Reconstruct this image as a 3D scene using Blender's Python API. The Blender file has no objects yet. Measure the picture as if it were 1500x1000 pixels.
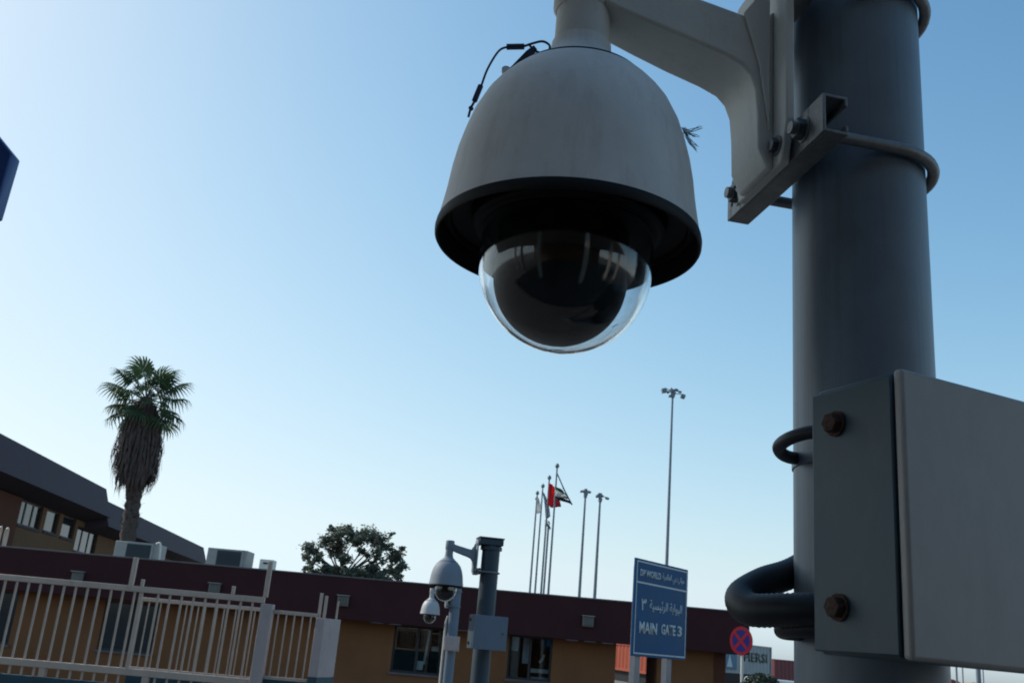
import bpy, bmesh, math, random
from mathutils import Vector, Matrix
R = math.radians
random.seed(7)
S = bpy.context.scene
COL = S.collection

# ------------------------------------------------------------ camera, world, sun, exposure
EYE = 2.7
F_PX = 1400.0
PITCH = R(17.41); ROLL = R(5.06)
FW = Vector((0, math.cos(PITCH), math.sin(PITCH)))
U0 = Vector((0, -math.sin(PITCH), math.cos(PITCH)))
R0 = Vector((1, 0, 0))
RT = R0 * math.cos(ROLL) + U0 * math.sin(ROLL)
UP = -R0 * math.sin(ROLL) + U0 * math.cos(ROLL)
cam = bpy.data.cameras.new('camera'); cam_o = bpy.data.objects.new('camera', cam); COL.objects.link(cam_o)
cam.sensor_width = 36; cam.lens = 36 * F_PX / 1500
cam.clip_start = 0.05; cam.clip_end = 6000
cam_o.matrix_world = Matrix(((RT.x, UP.x, -FW.x, 0), (RT.y, UP.y, -FW.y, 0), (RT.z, UP.z, -FW.z, EYE), (0, 0, 0, 1)))
cam.dof.use_dof = True; cam.dof.focus_distance = 0.98; cam.dof.aperture_fstop = 38.0
S.camera = cam_o

SUN_AZ = R(66)      # to the left of the viewing direction
SUN_EL = R(36)
w = bpy.data.worlds.new('World'); S.world = w; w.use_nodes = True
nt = w.node_tree; nt.nodes.clear()
out = nt.nodes.new('ShaderNodeOutputWorld'); bg = nt.nodes.new('ShaderNodeBackground')
sky = nt.nodes.new('ShaderNodeTexSky'); sky.sky_type = 'NISHITA'; sky.sun_disc = False
sky.sun_elevation = SUN_EL; sky.sun_rotation = -SUN_AZ
sky.air_density = 1.0; sky.dust_density = 1.0; sky.ozone_density = 1.5; sky.altitude = 0
bg.inputs['Strength'].default_value = 0.15
# the phone's contrast curve and white balance for the sky colour: y = s x^g / (1 + k x^g), per channel
sp_ = nt.nodes.new('ShaderNodeSeparateColor'); cb_ = nt.nodes.new('ShaderNodeCombineColor')
nt.links.new(sky.outputs[0], sp_.inputs[0])
chan = []
for i, (gam, kk, ss) in enumerate(((1.8, 4.75, 4.22), (1.7, 4.25, 4.24), (1.8, 4.0, 4.20))):
    def mth(op, a, b):
        n = nt.nodes.new('ShaderNodeMath'); n.operation = op
        for q, v in enumerate((a, b)):
            if isinstance(v, (int, float)): n.inputs[q].default_value = v
            else: nt.links.new(v, n.inputs[q])
        return n.outputs[0]
    p_ = mth('POWER', mth('MULTIPLY', sp_.outputs[i], .15), gam)
    y_ = mth('DIVIDE', mth('MULTIPLY', p_, ss / .15), mth('ADD', mth('MULTIPLY', p_, kk), 1.0))
    chan.append(y_)
red_ = mth('MINIMUM', chan[0], mth('MULTIPLY', chan[1], .84)); blu_ = mth('MAXIMUM', chan[2], mth('MULTIPLY', chan[1], 1.06))
for i, c_ in enumerate((red_, chan[1], blu_)): nt.links.new(c_, cb_.inputs[i])
nt.links.new(cb_.outputs[0], bg.inputs[0])
nt.links.new(bg.outputs[0], out.inputs[0])
sd = bpy.data.lights.new('sun', 'SUN'); sd.energy = 3.0; sd.angle = R(0.53); sd.color = (1, .93, .82)
so = bpy.data.objects.new('sun', sd); COL.objects.link(so)
SV = Vector((-math.sin(SUN_AZ) * math.cos(SUN_EL), math.cos(SUN_AZ) * math.cos(SUN_EL), math.sin(SUN_EL)))
so.rotation_euler = SV.to_track_quat('Z', 'Y').to_euler(); so.location = (-20, 10, 30)
S.view_settings.view_transform = 'Standard'; S.view_settings.look = 'None'
S.view_settings.exposure = 0.25; S.view_settings.gamma = 1.0; S.view_settings.use_curve_mapping = False
S.render.engine = 'CYCLES'
S.cycles.max_bounces = 8; S.cycles.transparent_max_bounces = 12
S.cycles.filter_width = 1.9

# ------------------------------------------------------------ where things stand: sight lines used to measure the place
def ray(px, py):
    return FW + RT * ((px - 750) / F_PX) + UP * ((500 - py) / F_PX)
def at(px, py, Y):          # point on the sight line at ground distance Y
    d = ray(px, py); k = Y / d.y
    return Vector((d.x * k, Y, EYE + d.z * k))
def at_z(px, py, z):        # ... at height z above the eye
    d = ray(px, py); k = z / d.z
    return Vector((d.x * k, d.y * k, EYE + z))
def at_plane(px, py, p, n):
    d = ray(px, py); k = (Vector(p) - Vector((0, 0, EYE))).dot(n) / d.dot(n)
    return Vector((0, 0, EYE)) + d * k

# ------------------------------------------------------------ materials
MATS = {}
def mat(name, col, rough=.6, metal=0.0, var=.12, scale=6.0, bump=0.0, bscale=40.0, col2=None, spec=.5, sz=.35, e0=.52, e1=.75, stain=0.0, stain_col=(.1, .09, .08), coat=0.0, dark=0):
    m = bpy.data.materials.new(name); m.use_nodes = True
    n = m.node_tree.nodes; l = m.node_tree.links
    p = n['Principled BSDF']; p.inputs['Roughness'].default_value = rough; p.inputs['Metallic'].default_value = metal
    p.inputs['Specular IOR Level'].default_value = spec
    p.inputs['Coat Weight'].default_value = coat
    tc = n.new('ShaderNodeTexCoord')
    nz = n.new('ShaderNodeTexNoise'); nz.inputs['Scale'].default_value = scale; nz.inputs['Detail'].default_value = 6; nz.inputs['Roughness'].default_value = .6
    l.new(tc.outputs['Object'], nz.inputs['Vector'])
    cr = n.new('ShaderNodeValToRGB'); cr.color_ramp.elements[0].position = .3; cr.color_ramp.elements[1].position = .7
    c2 = col2 or tuple(min(1, c * (1 + var)) for c in col)
    c1 = tuple(c * (1 - var) for c in col)
    cr.color_ramp.elements[0].color = (*c1, 1); cr.color_ramp.elements[1].color = (*c2, 1)
    l.new(nz.outputs['Fac'], cr.inputs['Fac'])
    last = cr.outputs['Color']
    if stain > 0:
        n2 = n.new('ShaderNodeTexNoise'); n2.inputs['Scale'].default_value = scale * 3.1; n2.inputs['Detail'].default_value = 9; n2.inputs['Roughness'].default_value = .75
        mp = n.new('ShaderNodeMapping'); mp.inputs['Scale'].default_value = (1, 1, sz)
        l.new(tc.outputs['Object'], mp.inputs['Vector']); l.new(mp.outputs['Vector'], n2.inputs['Vector'])
        r2 = n.new('ShaderNodeValToRGB'); r2.color_ramp.elements[0].position = e0; r2.color_ramp.elements[1].position = e1
        r2.color_ramp.elements[0].color = (0, 0, 0, 1); r2.color_ramp.elements[1].color = (stain, stain, stain, 1)
        l.new(n2.outputs['Fac'], r2.inputs['Fac'])
        mx = n.new('ShaderNodeMixRGB'); mx.inputs[2].default_value = (*stain_col, 1)
        l.new(r2.outputs['Color'], mx.inputs[0]); l.new(last, mx.inputs[1]); last = mx.outputs[0]
    l.new(last, p.inputs['Base Color'])
    if bump > 0:
        nb = n.new('ShaderNodeTexNoise'); nb.inputs['Scale'].default_value = bscale; nb.inputs['Detail'].default_value = 5
        l.new(tc.outputs['Object'], nb.inputs['Vector'])
        b = n.new('ShaderNodeBump'); b.inputs['Strength'].default_value = bump; b.inputs['Distance'].default_value = .01
        l.new(nb.outputs['Fac'], b.inputs['Height']); l.new(b.outputs['Normal'], p.inputs['Normal'])
    rr = n.new('ShaderNodeMapRange'); rr.inputs['To Min'].default_value = max(0, rough - .08); rr.inputs['To Max'].default_value = min(1, rough + .1)
    l.new(nz.outputs['Fac'], rr.inputs['Value']); l.new(rr.outputs['Result'], p.inputs['Roughness'])
    MATS[name] = m
    return m
def glass(name, col=(1, 1, 1), rough=0.0):
    m = bpy.data.materials.new(name); m.use_nodes = True; n = m.node_tree.nodes; l = m.node_tree.links
    p = n['Principled BSDF']; p.inputs['Base Color'].default_value = (*col, 1); p.inputs['Roughness'].default_value = rough
    p.inputs['Transmission Weight'].default_value = 1; p.inputs['IOR'].default_value = 1.49
    MATS[name] = m; return m

def leafmat(name, a, b, scale, tl=.32):
    m = mat(name, a, .6, col2=b, scale=scale, var=.3)
    n = m.node_tree.nodes; l = m.node_tree.links; p = n['Principled BSDF']
    t = n.new('ShaderNodeBsdfTranslucent'); mx = n.new('ShaderNodeMixShader'); mx.inputs[0].default_value = tl
    src = p.inputs['Base Color'].links[0].from_socket
    l.new(src, t.inputs['Color']); l.new(p.outputs[0], mx.inputs[1]); l.new(t.outputs[0], mx.inputs[2])
    l.new(mx.outputs[0], n['Material Output'].inputs['Surface'])
    return m
M_house = mat('housing_grey', (.66, .655, .635), .55, var=.10, scale=13, sz=.12, e0=.48, e1=.7, stain=.45, stain_col=(.42, .40, .36), bump=.04, bscale=220)
M_arm = mat('arm_grey', (.58, .57, .53), .55, var=.08, scale=12, stain=.3, stain_col=(.2, .2, .17), bump=.05, bscale=200)
M_black = mat('black_plastic', (.008, .009, .012), .6, var=.2, scale=14, spec=.25)
M_ball = mat('black_inner', (.002, .0025, .0035), .6, var=.2, scale=10, spec=.12)
M_zinc = mat('galvanised_steel', (.22, .225, .23), .5, metal=.6, var=.22, scale=30, stain=.5, stain_col=(.12, .09, .07), bump=.12, bscale=120)
M_pole = mat('pole_grey', (.155, .195, .24), .40, var=.2, scale=8, sz=.035, e0=.48, e1=.66, stain=.6, stain_col=(.07, .085, .10), bump=.02, bscale=60)
M_boxshade = mat('box_shade_grey', (.036, .070, .092), .5, var=.1, scale=12, sz=.5, stain=.55, stain_col=(.085, .11, .125), bump=.02, bscale=90)  # box paint with the side's shade put into the colour; paler mottling
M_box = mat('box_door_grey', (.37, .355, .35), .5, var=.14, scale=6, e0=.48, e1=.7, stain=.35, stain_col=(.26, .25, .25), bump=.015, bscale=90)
M_rust = mat('rusty_bolt', (.07, .035, .028), .8, metal=.2, var=.4, scale=150, bump=.4, bscale=300)
M_bolt = mat('dark_bolt', (.10, .11, .12), .45, metal=.7, var=.3, scale=120)
M_cond = mat('black_conduit', (.012, .016, .024), .5, var=.2, scale=30)
M_cord = mat('steel_cord', (.035, .05, .09), .4, metal=.3, var=.2, scale=90)
M_bubble = glass('clear_bubble', (.93, .96, .98))
def dirt(m):
    n = m.node_tree.nodes; l = m.node_tree.links; p = n['Principled BSDF']
    tc = n.new('ShaderNodeTexCoord'); a = n.new('ShaderNodeTexNoise'); a.inputs['Scale'].default_value = 45; a.inputs['Detail'].default_value = 8
    v = n.new('ShaderNodeTexVoronoi'); v.inputs['Scale'].default_value = 130
    r1 = n.new('ShaderNodeMapRange'); r1.inputs['From Min'].default_value = .42; r1.inputs['From Max'].default_value = .75; r1.inputs['To Min'].default_value = .012; r1.inputs['To Max'].default_value = .10
    r2 = n.new('ShaderNodeMapRange'); r2.inputs['From Min'].default_value = .10; r2.inputs['From Max'].default_value = .04; r2.inputs['To Min'].default_value = 0; r2.inputs['To Max'].default_value = .35
    ad = n.new('ShaderNodeMath'); ad.operation = 'ADD'
    df = n.new('ShaderNodeBsdfTranslucent'); df.inputs[0].default_value = (.42, .46, .5, 1); mx = n.new('ShaderNodeMixShader')
    l.new(tc.outputs['Object'], a.inputs['Vector']); l.new(tc.outputs['Object'], v.inputs['Vector'])
    l.new(a.outputs['Fac'], r1.inputs['Value']); l.new(v.outputs['Distance'], r2.inputs['Value'])
    l.new(r1.outputs['Result'], ad.inputs[0]); l.new(r2.outputs['Result'], ad.inputs[1]); l.new(ad.outputs[0], mx.inputs[0])
    l.new(p.outputs[0], mx.inputs[1]); l.new(df.outputs[0], mx.inputs[2]); l.new(mx.outputs[0], n['Material Output'].inputs['Surface'])
dirt(M_bubble)
M_fascia = mat('maroon_fascia', (.048, .018, .020), .8, var=.15, spec=.15, scale=.8, stain=.3, stain_col=(.062, .026, .024), bump=.1, bscale=8)
M_coping = mat('coping_trim', (.11, .09, .10), .6, var=.2, scale=3)
M_wall = mat('brown_render', (.20, .088, .040), .9, spec=.2, var=.12, scale=1.2, stain=.35, stain_col=(.13, .06, .032), bump=.2, bscale=20)
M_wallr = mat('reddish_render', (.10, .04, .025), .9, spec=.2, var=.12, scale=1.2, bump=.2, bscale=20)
M_tan = mat('tan_render', (.15, .085, .045), .9, spec=.2, var=.12, scale=1.0, stain=.3, stain_col=(.07, .035, .025))
M_eave = mat('purple_grey_eave', (.068, .050, .062), .75, spec=.2, var=.12, scale=.5, stain=.3, stain_col=(.045, .028, .032))
M_soffit = mat('soffit_grey', (.045, .038, .05), .8, var=.12, scale=.7)
M_frame = mat('dark_window_frame', (.02, .02, .022), .5)
M_pane = mat('window_glass', (.012, .022, .03), .05, spec=.35, var=.05)
M_room = mat('dim_interior', (.05, .045, .04), .9)
M_white = mat('white_paint', (.62, .60, .55), .6, var=.08, scale=6, stain=.4, stain_col=(.35, .28, .2))
M_fence = mat('cream_fence_paint', (.48, .38, .31), .5, var=.1, scale=5, stain=.45, stain_col=(.22, .14, .10))
M_pillar = mat('pink_white_render', (.42, .34, .32), .85, var=.08, scale=4, stain=.4, stain_col=(.18, .14, .13), bump=.15, bscale=40)
M_teal = mat('teal_paint', (.008, .055, .085), .5, var=.3, scale=12, stain=.5, stain_col=(.04, .06, .08))
M_ac = mat('ac_casing', (.27, .27, .26), .6, var=.1, scale=6, stain=.3, stain_col=(.3, .28, .24))
M_acdark = mat('ac_grille', (.018, .03, .04), .6, var=.2, scale=20)
M_lamp = mat('light_casing', (.15, .14, .125), .5, var=.12, scale=20)
M_lens = mat('light_lens', (.10, .10, .095), .3, var=.2, scale=40)
M_sign = mat('blue_sign', (.003, .065, .165), .5, spec=.15, var=.12, scale=3, stain=.25, stain_col=(.006, .05, .14))
M_signw = mat('sign_white', (.42, .47, .50), .4, var=.05)
M_signb = mat('deep_blue_sign', (.012, .05, .19), .4, var=.1, scale=3)
M_red = mat('sign_red', (.20, .006, .014), .4, spec=.15, var=.08)
M_blue = mat('sign_dark_blue', (.006, .010, .11), .4, spec=.15, var=.08)
M_post = mat('post_grey', (.19, .19, .21), .45, metal=.3, var=.1, scale=10)
M_mast = mat('mast_grey', (.16, .19, .23), .5, metal=.3, var=.1, scale=3)
M_flagw = leafmat('flag_white', (.82, .82, .8), (.85, .85, .84), 1, .75)
M_flagg = leafmat('flag_grey_blue', (.28, .34, .44), (.4, .46, .56), 2, .5)
M_flagr = leafmat('flag_red', (.68, .05, .07), (.72, .06, .08), 2, .7)
M_flagk = mat('flag_black', (.02, .03, .035), .8)
M_flagn = mat('flag_green', (.02, .16, .08), .8)
M_orange = mat('orange_container', (.30, .045, .014), .6, var=.15, scale=2, stain=.3, stain_col=(.3, .1, .05))
M_contw = mat('white_container', (.30, .32, .325), .6, var=.1, scale=1.5, stain=.3, stain_col=(.2, .2, .2))
M_contr = mat('dark_red_container', (.16, .03, .035), .6, var=.2, scale=1.5, stain=.4, stain_col=(.06, .03, .03))
M_sky_print = mat('blue_print', (.035, .13, .22), .5, var=.1, scale=2)
M_ink = mat('dark_lettering', (.02, .04, .04), .5)
M_rubber = mat('tyre_rubber', (.015, .015, .015), .8)
M_car = mat('white_car_paint', (.7, .7, .7), .3, coat=.5, var=.03)
M_bark = mat('bark', (.09, .065, .05), .9, var=.3, scale=9, bump=.6, bscale=25)
M_palmtrunk = mat('palm_trunk', (.065, .05, .042), .9, var=.35, scale=14, bump=.7, bscale=30)
M_dead = mat('dead_frond', (.062, .044, .040), .9, var=.3, scale=3)
M_leaf = leafmat('tree_leaves', (.11, .14, .12), (.19, .23, .175), 1.3, .45)
M_palm = leafmat('palm_leaves', (.035, .075, .04), (.075, .125, .05), 2.0)
M_bush = leafmat('dark_shrub_leaves', (.012, .03, .018), (.03, .05, .025), 6)
M_ground = mat('dusty_paving', (.15, .135, .115), .95, var=.15, scale=.4, bump=.2, bscale=6, stain=.3, stain_col=(.13, .12, .11))
M_road = mat('asphalt', (.055, .055, .057), .9, var=.15, scale=.7, bump=.3, bscale=60)
M_kerb = mat('kerb_concrete', (.32, .31, .29), .9, var=.12, scale=4)
M_line = mat('road_paint', (.7, .68, .6), .7, var=.1, scale=5, stain=.4, stain_col=(.2, .2, .2))
M_sand = mat('pale_sand', (.42, .33, .25), .95, var=.1, scale=.05)
M_fluff = mat('grey_string', (.22, .23, .24), .9)
M_paper = mat('paper_white', (.7, .7, .66), .8)
M_curtain = mat('curtain_grey', (.55, .56, .6), .9, var=.15, scale=9)

# ------------------------------------------------------------ geometry collector
LOC = {}
def orig(p):
    while p is not None and p.parent is not None: p = p.parent
    return LOC.get(p.name, Vector()) if p is not None else Vector()
class G:
    def __init__(s): s.v = []; s.f = []
    def add(s, vs, fs):
        b = len(s.v); s.v += [Vector(v) for v in vs]; s.f += [tuple(b + i for i in f) for f in fs]; return s
    def box(s, a, b, o=(0, 0, 0), ex=(1, 0, 0), ey=(0, 1, 0), ez=(0, 0, 1)):
        o, ex, ey, ez = Vector(o), Vector(ex), Vector(ey), Vector(ez)
        vs = [o + ex * x + ey * y + ez * z for z in (a[2], b[2]) for y in (a[1], b[1]) for x in (a[0], b[0])]
        return s.add(vs, [(0, 2, 3, 1), (4, 5, 7, 6), (0, 1, 5, 4), (2, 6, 7, 3), (0, 4, 6, 2), (1, 3, 7, 5)])
    def prism(s, pts, vec):
        n = len(pts); vec = Vector(vec); pts = [Vector(p) for p in pts]
        return s.add(pts + [p + vec for p in pts], [tuple(range(n))[::-1], tuple(range(n, 2 * n))] + [(i, (i + 1) % n, n + (i + 1) % n, n + i) for i in range(n)])
    def tube(s, path, r, n=10, caps=True):
        path = [Vector(p) for p in path]; m = len(path); rs = r if isinstance(r, (list, tuple)) else [r] * m
        t0 = (path[1] - path[0]).normalized(); ref = Vector((0, 0, 1)) if abs(t0.z) < .9 else Vector((1, 0, 0))
        u = t0.cross(ref).normalized(); vs = []
        for i, p in enumerate(path):
            t = (path[min(i + 1, m - 1)] - path[max(i - 1, 0)]).normalized()
            u = (u - t * u.dot(t)).normalized(); q = t.cross(u)
            for k in range(n):
                a = 2 * math.pi * k / n; vs.append(p + (u * math.cos(a) + q * math.sin(a)) * rs[i])
        fs = [(i * n + k, i * n + (k + 1) % n, (i + 1) * n + (k + 1) % n, (i + 1) * n + k) for i in range(m - 1) for k in range(n)]
        if caps: fs += [tuple(range(n))[::-1], tuple(range((m - 1) * n, m * n))]
        return s.add(vs, fs)
    def lathe(s, c, prof, n=48, cap0=False, cap1=False):
        c = Vector(c); m = len(prof)
        vs = [c + Vector((r * math.cos(2 * math.pi * k / n), r * math.sin(2 * math.pi * k / n), z)) for r, z in prof for k in range(n)]
        fs = [(i * n + k, i * n + (k + 1) % n, (i + 1) * n + (k + 1) % n, (i + 1) * n + k) for i in range(m - 1) for k in range(n)]
        if cap0: fs.append(tuple(range(n))[::-1])
        if cap1: fs.append(tuple(range((m - 1) * n, m * n)))
        return s.add(vs, fs)
    def hexa(s, c, axis, r, h):
        c = Vector(c); a = Vector(axis).normalized(); u = a.cross(Vector((0, 0, 1)) if abs(a.z) < .9 else Vector((1, 0, 0))).normalized(); q = a.cross(u)
        return s.prism([c + (u * math.cos(k * math.pi / 3) + q * math.sin(k * math.pi / 3)) * r for k in range(6)], a * h)
    def disc(s, c, axis, r, h, n=24):
        c = Vector(c); a = Vector(axis).normalized(); u = a.cross(Vector((0, 0, 1)) if abs(a.z) < .9 else Vector((1, 0, 0))).normalized(); q = a.cross(u)
        return s.prism([c + (u * math.cos(2 * k * math.pi / n) + q * math.sin(2 * k * math.pi / n)) * r for k in range(n)], a * h)
    def mesh(s, name, m, off=Vector(), smooth=None, fix=True):
        me = bpy.data.meshes.new(name); me.from_pydata([v - off for v in s.v], [], s.f)
        if fix:
            bm = bmesh.new(); bm.from_mesh(me); bmesh.ops.recalc_face_normals(bm, faces=bm.faces); bm.to_mesh(me); bm.free()
        me.materials.append(m)
        if smooth:
            for p in me.polygons: p.use_smooth = True
            me.set_sharp_from_angle(angle=R(smooth if smooth > 1 else 35))
        return me
    def build(s, name, m, parent=None, smooth=None, bevel=0, fix=True, label=None, kind=None, seg=2):
        off = orig(parent) if parent else Vector()
        o = bpy.data.objects.new(name, s.mesh(name, m, off, smooth, fix)); COL.objects.link(o)
        if parent: o.parent = parent
        if bevel:
            b = o.modifiers.new('bevel', 'BEVEL'); b.width = bevel; b.segments = seg; b.limit_method = 'ANGLE'; b.angle_limit = R(40)
            for p in o.data.polygons: p.use_smooth = True
            if not smooth: o.data.set_sharp_from_angle(angle=R(50))
            b.harden_normals = False
        if label: o['label'] = label
        if kind: o['kind'] = kind
        return o
def thing(name, label, cat, loc, group=None):
    o = bpy.data.objects.new(name, None); COL.objects.link(o); o.location = loc; o.empty_display_size = .2
    o['label'] = label; o['category'] = cat
    if group: o['group'] = group
    LOC[o.name] = Vector(loc); return o
def single(o, label, cat, group=None):
    o['label'] = label; o['category'] = cat
    if group: o['group'] = group
    return o
def piece(name, me, parent, loc, rot=None, label=None):
    o = bpy.data.objects.new(name, me); COL.objects.link(o); o.parent = parent; o.location = Vector(loc) - orig(parent)
    if rot: o.rotation_euler = rot
    if label: o['label'] = label
    return o
def copy_tree(o, parent=None):
    c = o.copy(); COL.objects.link(c); c.parent = parent
    for ch in list(o.children): copy_tree(ch, c)
    return c
def curve_pts(ps, n=10):
    ps = [Vector(p) for p in ps]; q = [ps[0] * 2 - ps[1]] + ps + [ps[-1] * 2 - ps[-2]]; o = []
    for i in range(1, len(q) - 2):
        for k in range(n):
            t = k / n; a, b, c, d = q[i - 1], q[i], q[i + 1], q[i + 2]
            o.append(.5 * ((2 * b) + (c - a) * t + (2 * a - 5 * b + 4 * c - d) * t * t + (3 * b - a - 3 * c + d) * t ** 3))
    o.append(ps[-1]); return o
def structure(g, name, m, **k):
    o = g.build(name, m, **k); o['kind'] = 'structure'; return o
def text(name, body, m, parent, origin, ex, ez, width, height, depth=.004, bold=.012):
    """flat lettering fitted to width x height, standing on origin with axes ex, ez"""
    c = bpy.data.curves.new('lettering', 'FONT'); c.body = body; c.resolution_u = 2; c.offset = bold
    t = bpy.data.objects.new('lettering_tmp', c); COL.objects.link(t)
    dg = bpy.context.evaluated_depsgraph_get(); dg.update()
    me = bpy.data.meshes.new_from_object(t.evaluated_get(dg)); bpy.data.objects.remove(t)
    xs = [v.co.x for v in me.vertices]; ys = [v.co.y for v in me.vertices]
    x0, x1, y0, y1 = min(xs), max(xs), min(ys), max(ys)
    off = orig(parent); ex = Vector(ex); ez = Vector(ez)
    for v in me.vertices:
        p = Vector(origin) + ex * ((v.co.x - x0) / (x1 - x0) * width) + ez * ((v.co.y - y0) / (y1 - y0) * height)
        v.co = p - off
    me.materials.clear(); me.materials.append(m)
    o = bpy.data.objects.new(name, me); COL.objects.link(o); o.parent = parent
    sm = o.modifiers.new('thick', 'SOLIDIFY'); sm.thickness = depth; sm.offset = 0
    return o

# ------------------------------------------------------------ ground, road
structure(G().box((-3000, -3000, -.3), (3000, 3000, 0)), 'ground', M_ground)
structure(G().box((-60, 14.9, .0), (60, 21.5, .004)), 'road', M_road)
structure(G().box((-40, -13.5, 0), (40, 9.3, .004)), 'added_dark_ground', mat('added_dark_asphalt', (.075, .075, .078), .9, var=.15, scale=.8, bump=.3, bscale=50))  # added unseen dark ground, put in to darken the bubble's reflections
for y in (14.75, 21.5):
    structure(G().box((-60, y, 0), (60, y + .15, .13)), 'kerb', M_kerb, bevel=.02)
g = G()
for i in range(-14, 15): g.box((i * 4, 18.1, .004), (i * 4 + 2, 18.22, .008))
structure(g, 'road_marking', M_line)
structure(G().box((-400, 150, 0), (1500, 2500, .05)), 'far_sand', M_sand)

# added unseen canopy, put in to shade the near pole and camera
cn = thing('added_shade_canopy', 'added unseen grey canopy on white columns, shading the near pole', 'canopy', Vector((0, -6, 0)))
G().box((-14, -1.9, 5.75), (-1.7, 3.2, 6.15)).build('shade_wing', MATS['white_paint'], cn, bevel=.03)
G().box((-14, -14, 5.75), (12, -1.902, 6.15)).build('shade_slab', MATS['white_paint'], cn, bevel=.03)
for x in (-11, -7, -3, 1.6, 5.5, 9.5): G().box((x - .2, -3.2, 0), (x + .2, -2.8, 5.749)).build('column', MATS['white_paint'], cn, bevel=.02)  # added columns for the bubble to reflect
G().box((-14, -13.9, 0), (12, -13.6, 5.749)).build('rear_wall', MATS['brown_render'], cn)  # added wall behind, also there for the reflections

# ------------------------------------------------------------ the near installation: pole, camera, channels, box, conduits
CX, CY = .355, .920
C0 = Vector((CX, CY, 0))
A = Vector((-.9836, -.1804, 0)); B = Vector((.1804, -.9836, 0)); Z = Vector((0, 0, 1))
PR = .0675
def L(s, t, z): return C0 + A * s + B * t + Z * (EYE + z)

def build_pole():
    t = thing('camera_pole', 'near thick dark grey steel pole filling the right of the picture', 'pole', C0, 'steel camera poles')
    g = G().lathe(C0, [(PR, .012), (PR, EYE + .775)], 64, True, True); g.build('shaft', M_pole, t, smooth=35)
    g = G()
    g.lathe(C0, [(PR + .014, EYE + .775), (PR + .014, EYE + .80), (PR + .004, EYE + .812)], 8, True, True); g.build('cap', M_pole, t)
    G().box((-.15, -.15, 0), (.15, .15, .012), C0).build('base_plate', M_pole, t, bevel=.003)
    bm = G().hexa((0, 0, .012), (0, 0, 1), .018, .02).mesh('base_bolt', M_bolt)
    for sx in (-1, 1):
        for sy in (-1, 1): piece('base_bolt', bm, t, C0 + Vector((sx * .12, sy * .12, 0)))
    return t
pole = build_pole()

def build_clamps():
    """two strut channels and U-bolts clamped round the pole, carrying the arm"""
    out = []
    for z, nm in ((.503, 'lower'), (.700, 'upper')):
        lab = {'lower': 'lower galvanised strut channel and U bolt clamped round the near pole', 'upper': 'upper strut channel and U bolt at the top edge round the near pole'}[nm]
        r = thing('clamp_bracket', lab, 'bracket', L(PR + .02, 0, z), 'pole clamp brackets')
        s0, s1 = PR + .009, PR + .035; h = .0205; t0, t1 = -.105, .112; th = .0032
        g = G()
        # C section open toward the pole: web on the arm side (with slots), two flanges with returns
        slots = [(-.095, -.07), (-.01, .02), (.066, .084)]
        edges = [t0] + [x for sl in slots for x in sl] + [t1]
        for i in range(0, len(edges), 2):
            g.box((s1 - th, edges[i], -h), (s1, edges[i + 1], h), L(0, 0, z), A, B, Z)
        for a, b in slots:
            for zz in ((-h, -.007), (.007, h)):
                g.box((s1 - th, a, zz[0]), (s1, b, zz[1]), L(0, 0, z), A, B, Z)
        for sgn in (-1, 1):
            g.box((s0, t0, sgn * h - (th if sgn > 0 else 0)), (s1 - th, t1, sgn * h + (th if sgn < 0 else 0)), L(0, 0, z), A, B, Z)
            zz = (h - .010, h - th) if sgn > 0 else (-h + th, -h + .010)
            g.box((s0, t0, zz[0]), (s0 + th, t1, zz[1]), L(0, 0, z), A, B, Z)
        g.build('channel', M_zinc, r, bevel=.0008)
        # U bolt
        ur = .0062; rr = PR + .0075
        pts = [L(PR + .050, rr, z)] + [L(rr * math.cos(a), rr * math.sin(a), z) for a in [R(90) + R(180) * k / 24 for k in range(25)]] + [L(PR + .050, -rr, z)]
        G().tube(pts, ur, 12).build('u_bolt', M_zinc, r, smooth=40)
        for t in (rr, -rr):
            G().hexa(L(s1 + .001, t, z), A, .0105, .009).build('nut', M_bolt, r, bevel=.0008)
            G().disc(L(s1, t, z), A, .013, .0015).build('washer', M_zinc, r)
        out.append(r)
    return out
clamps = build_clamps()

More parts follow.
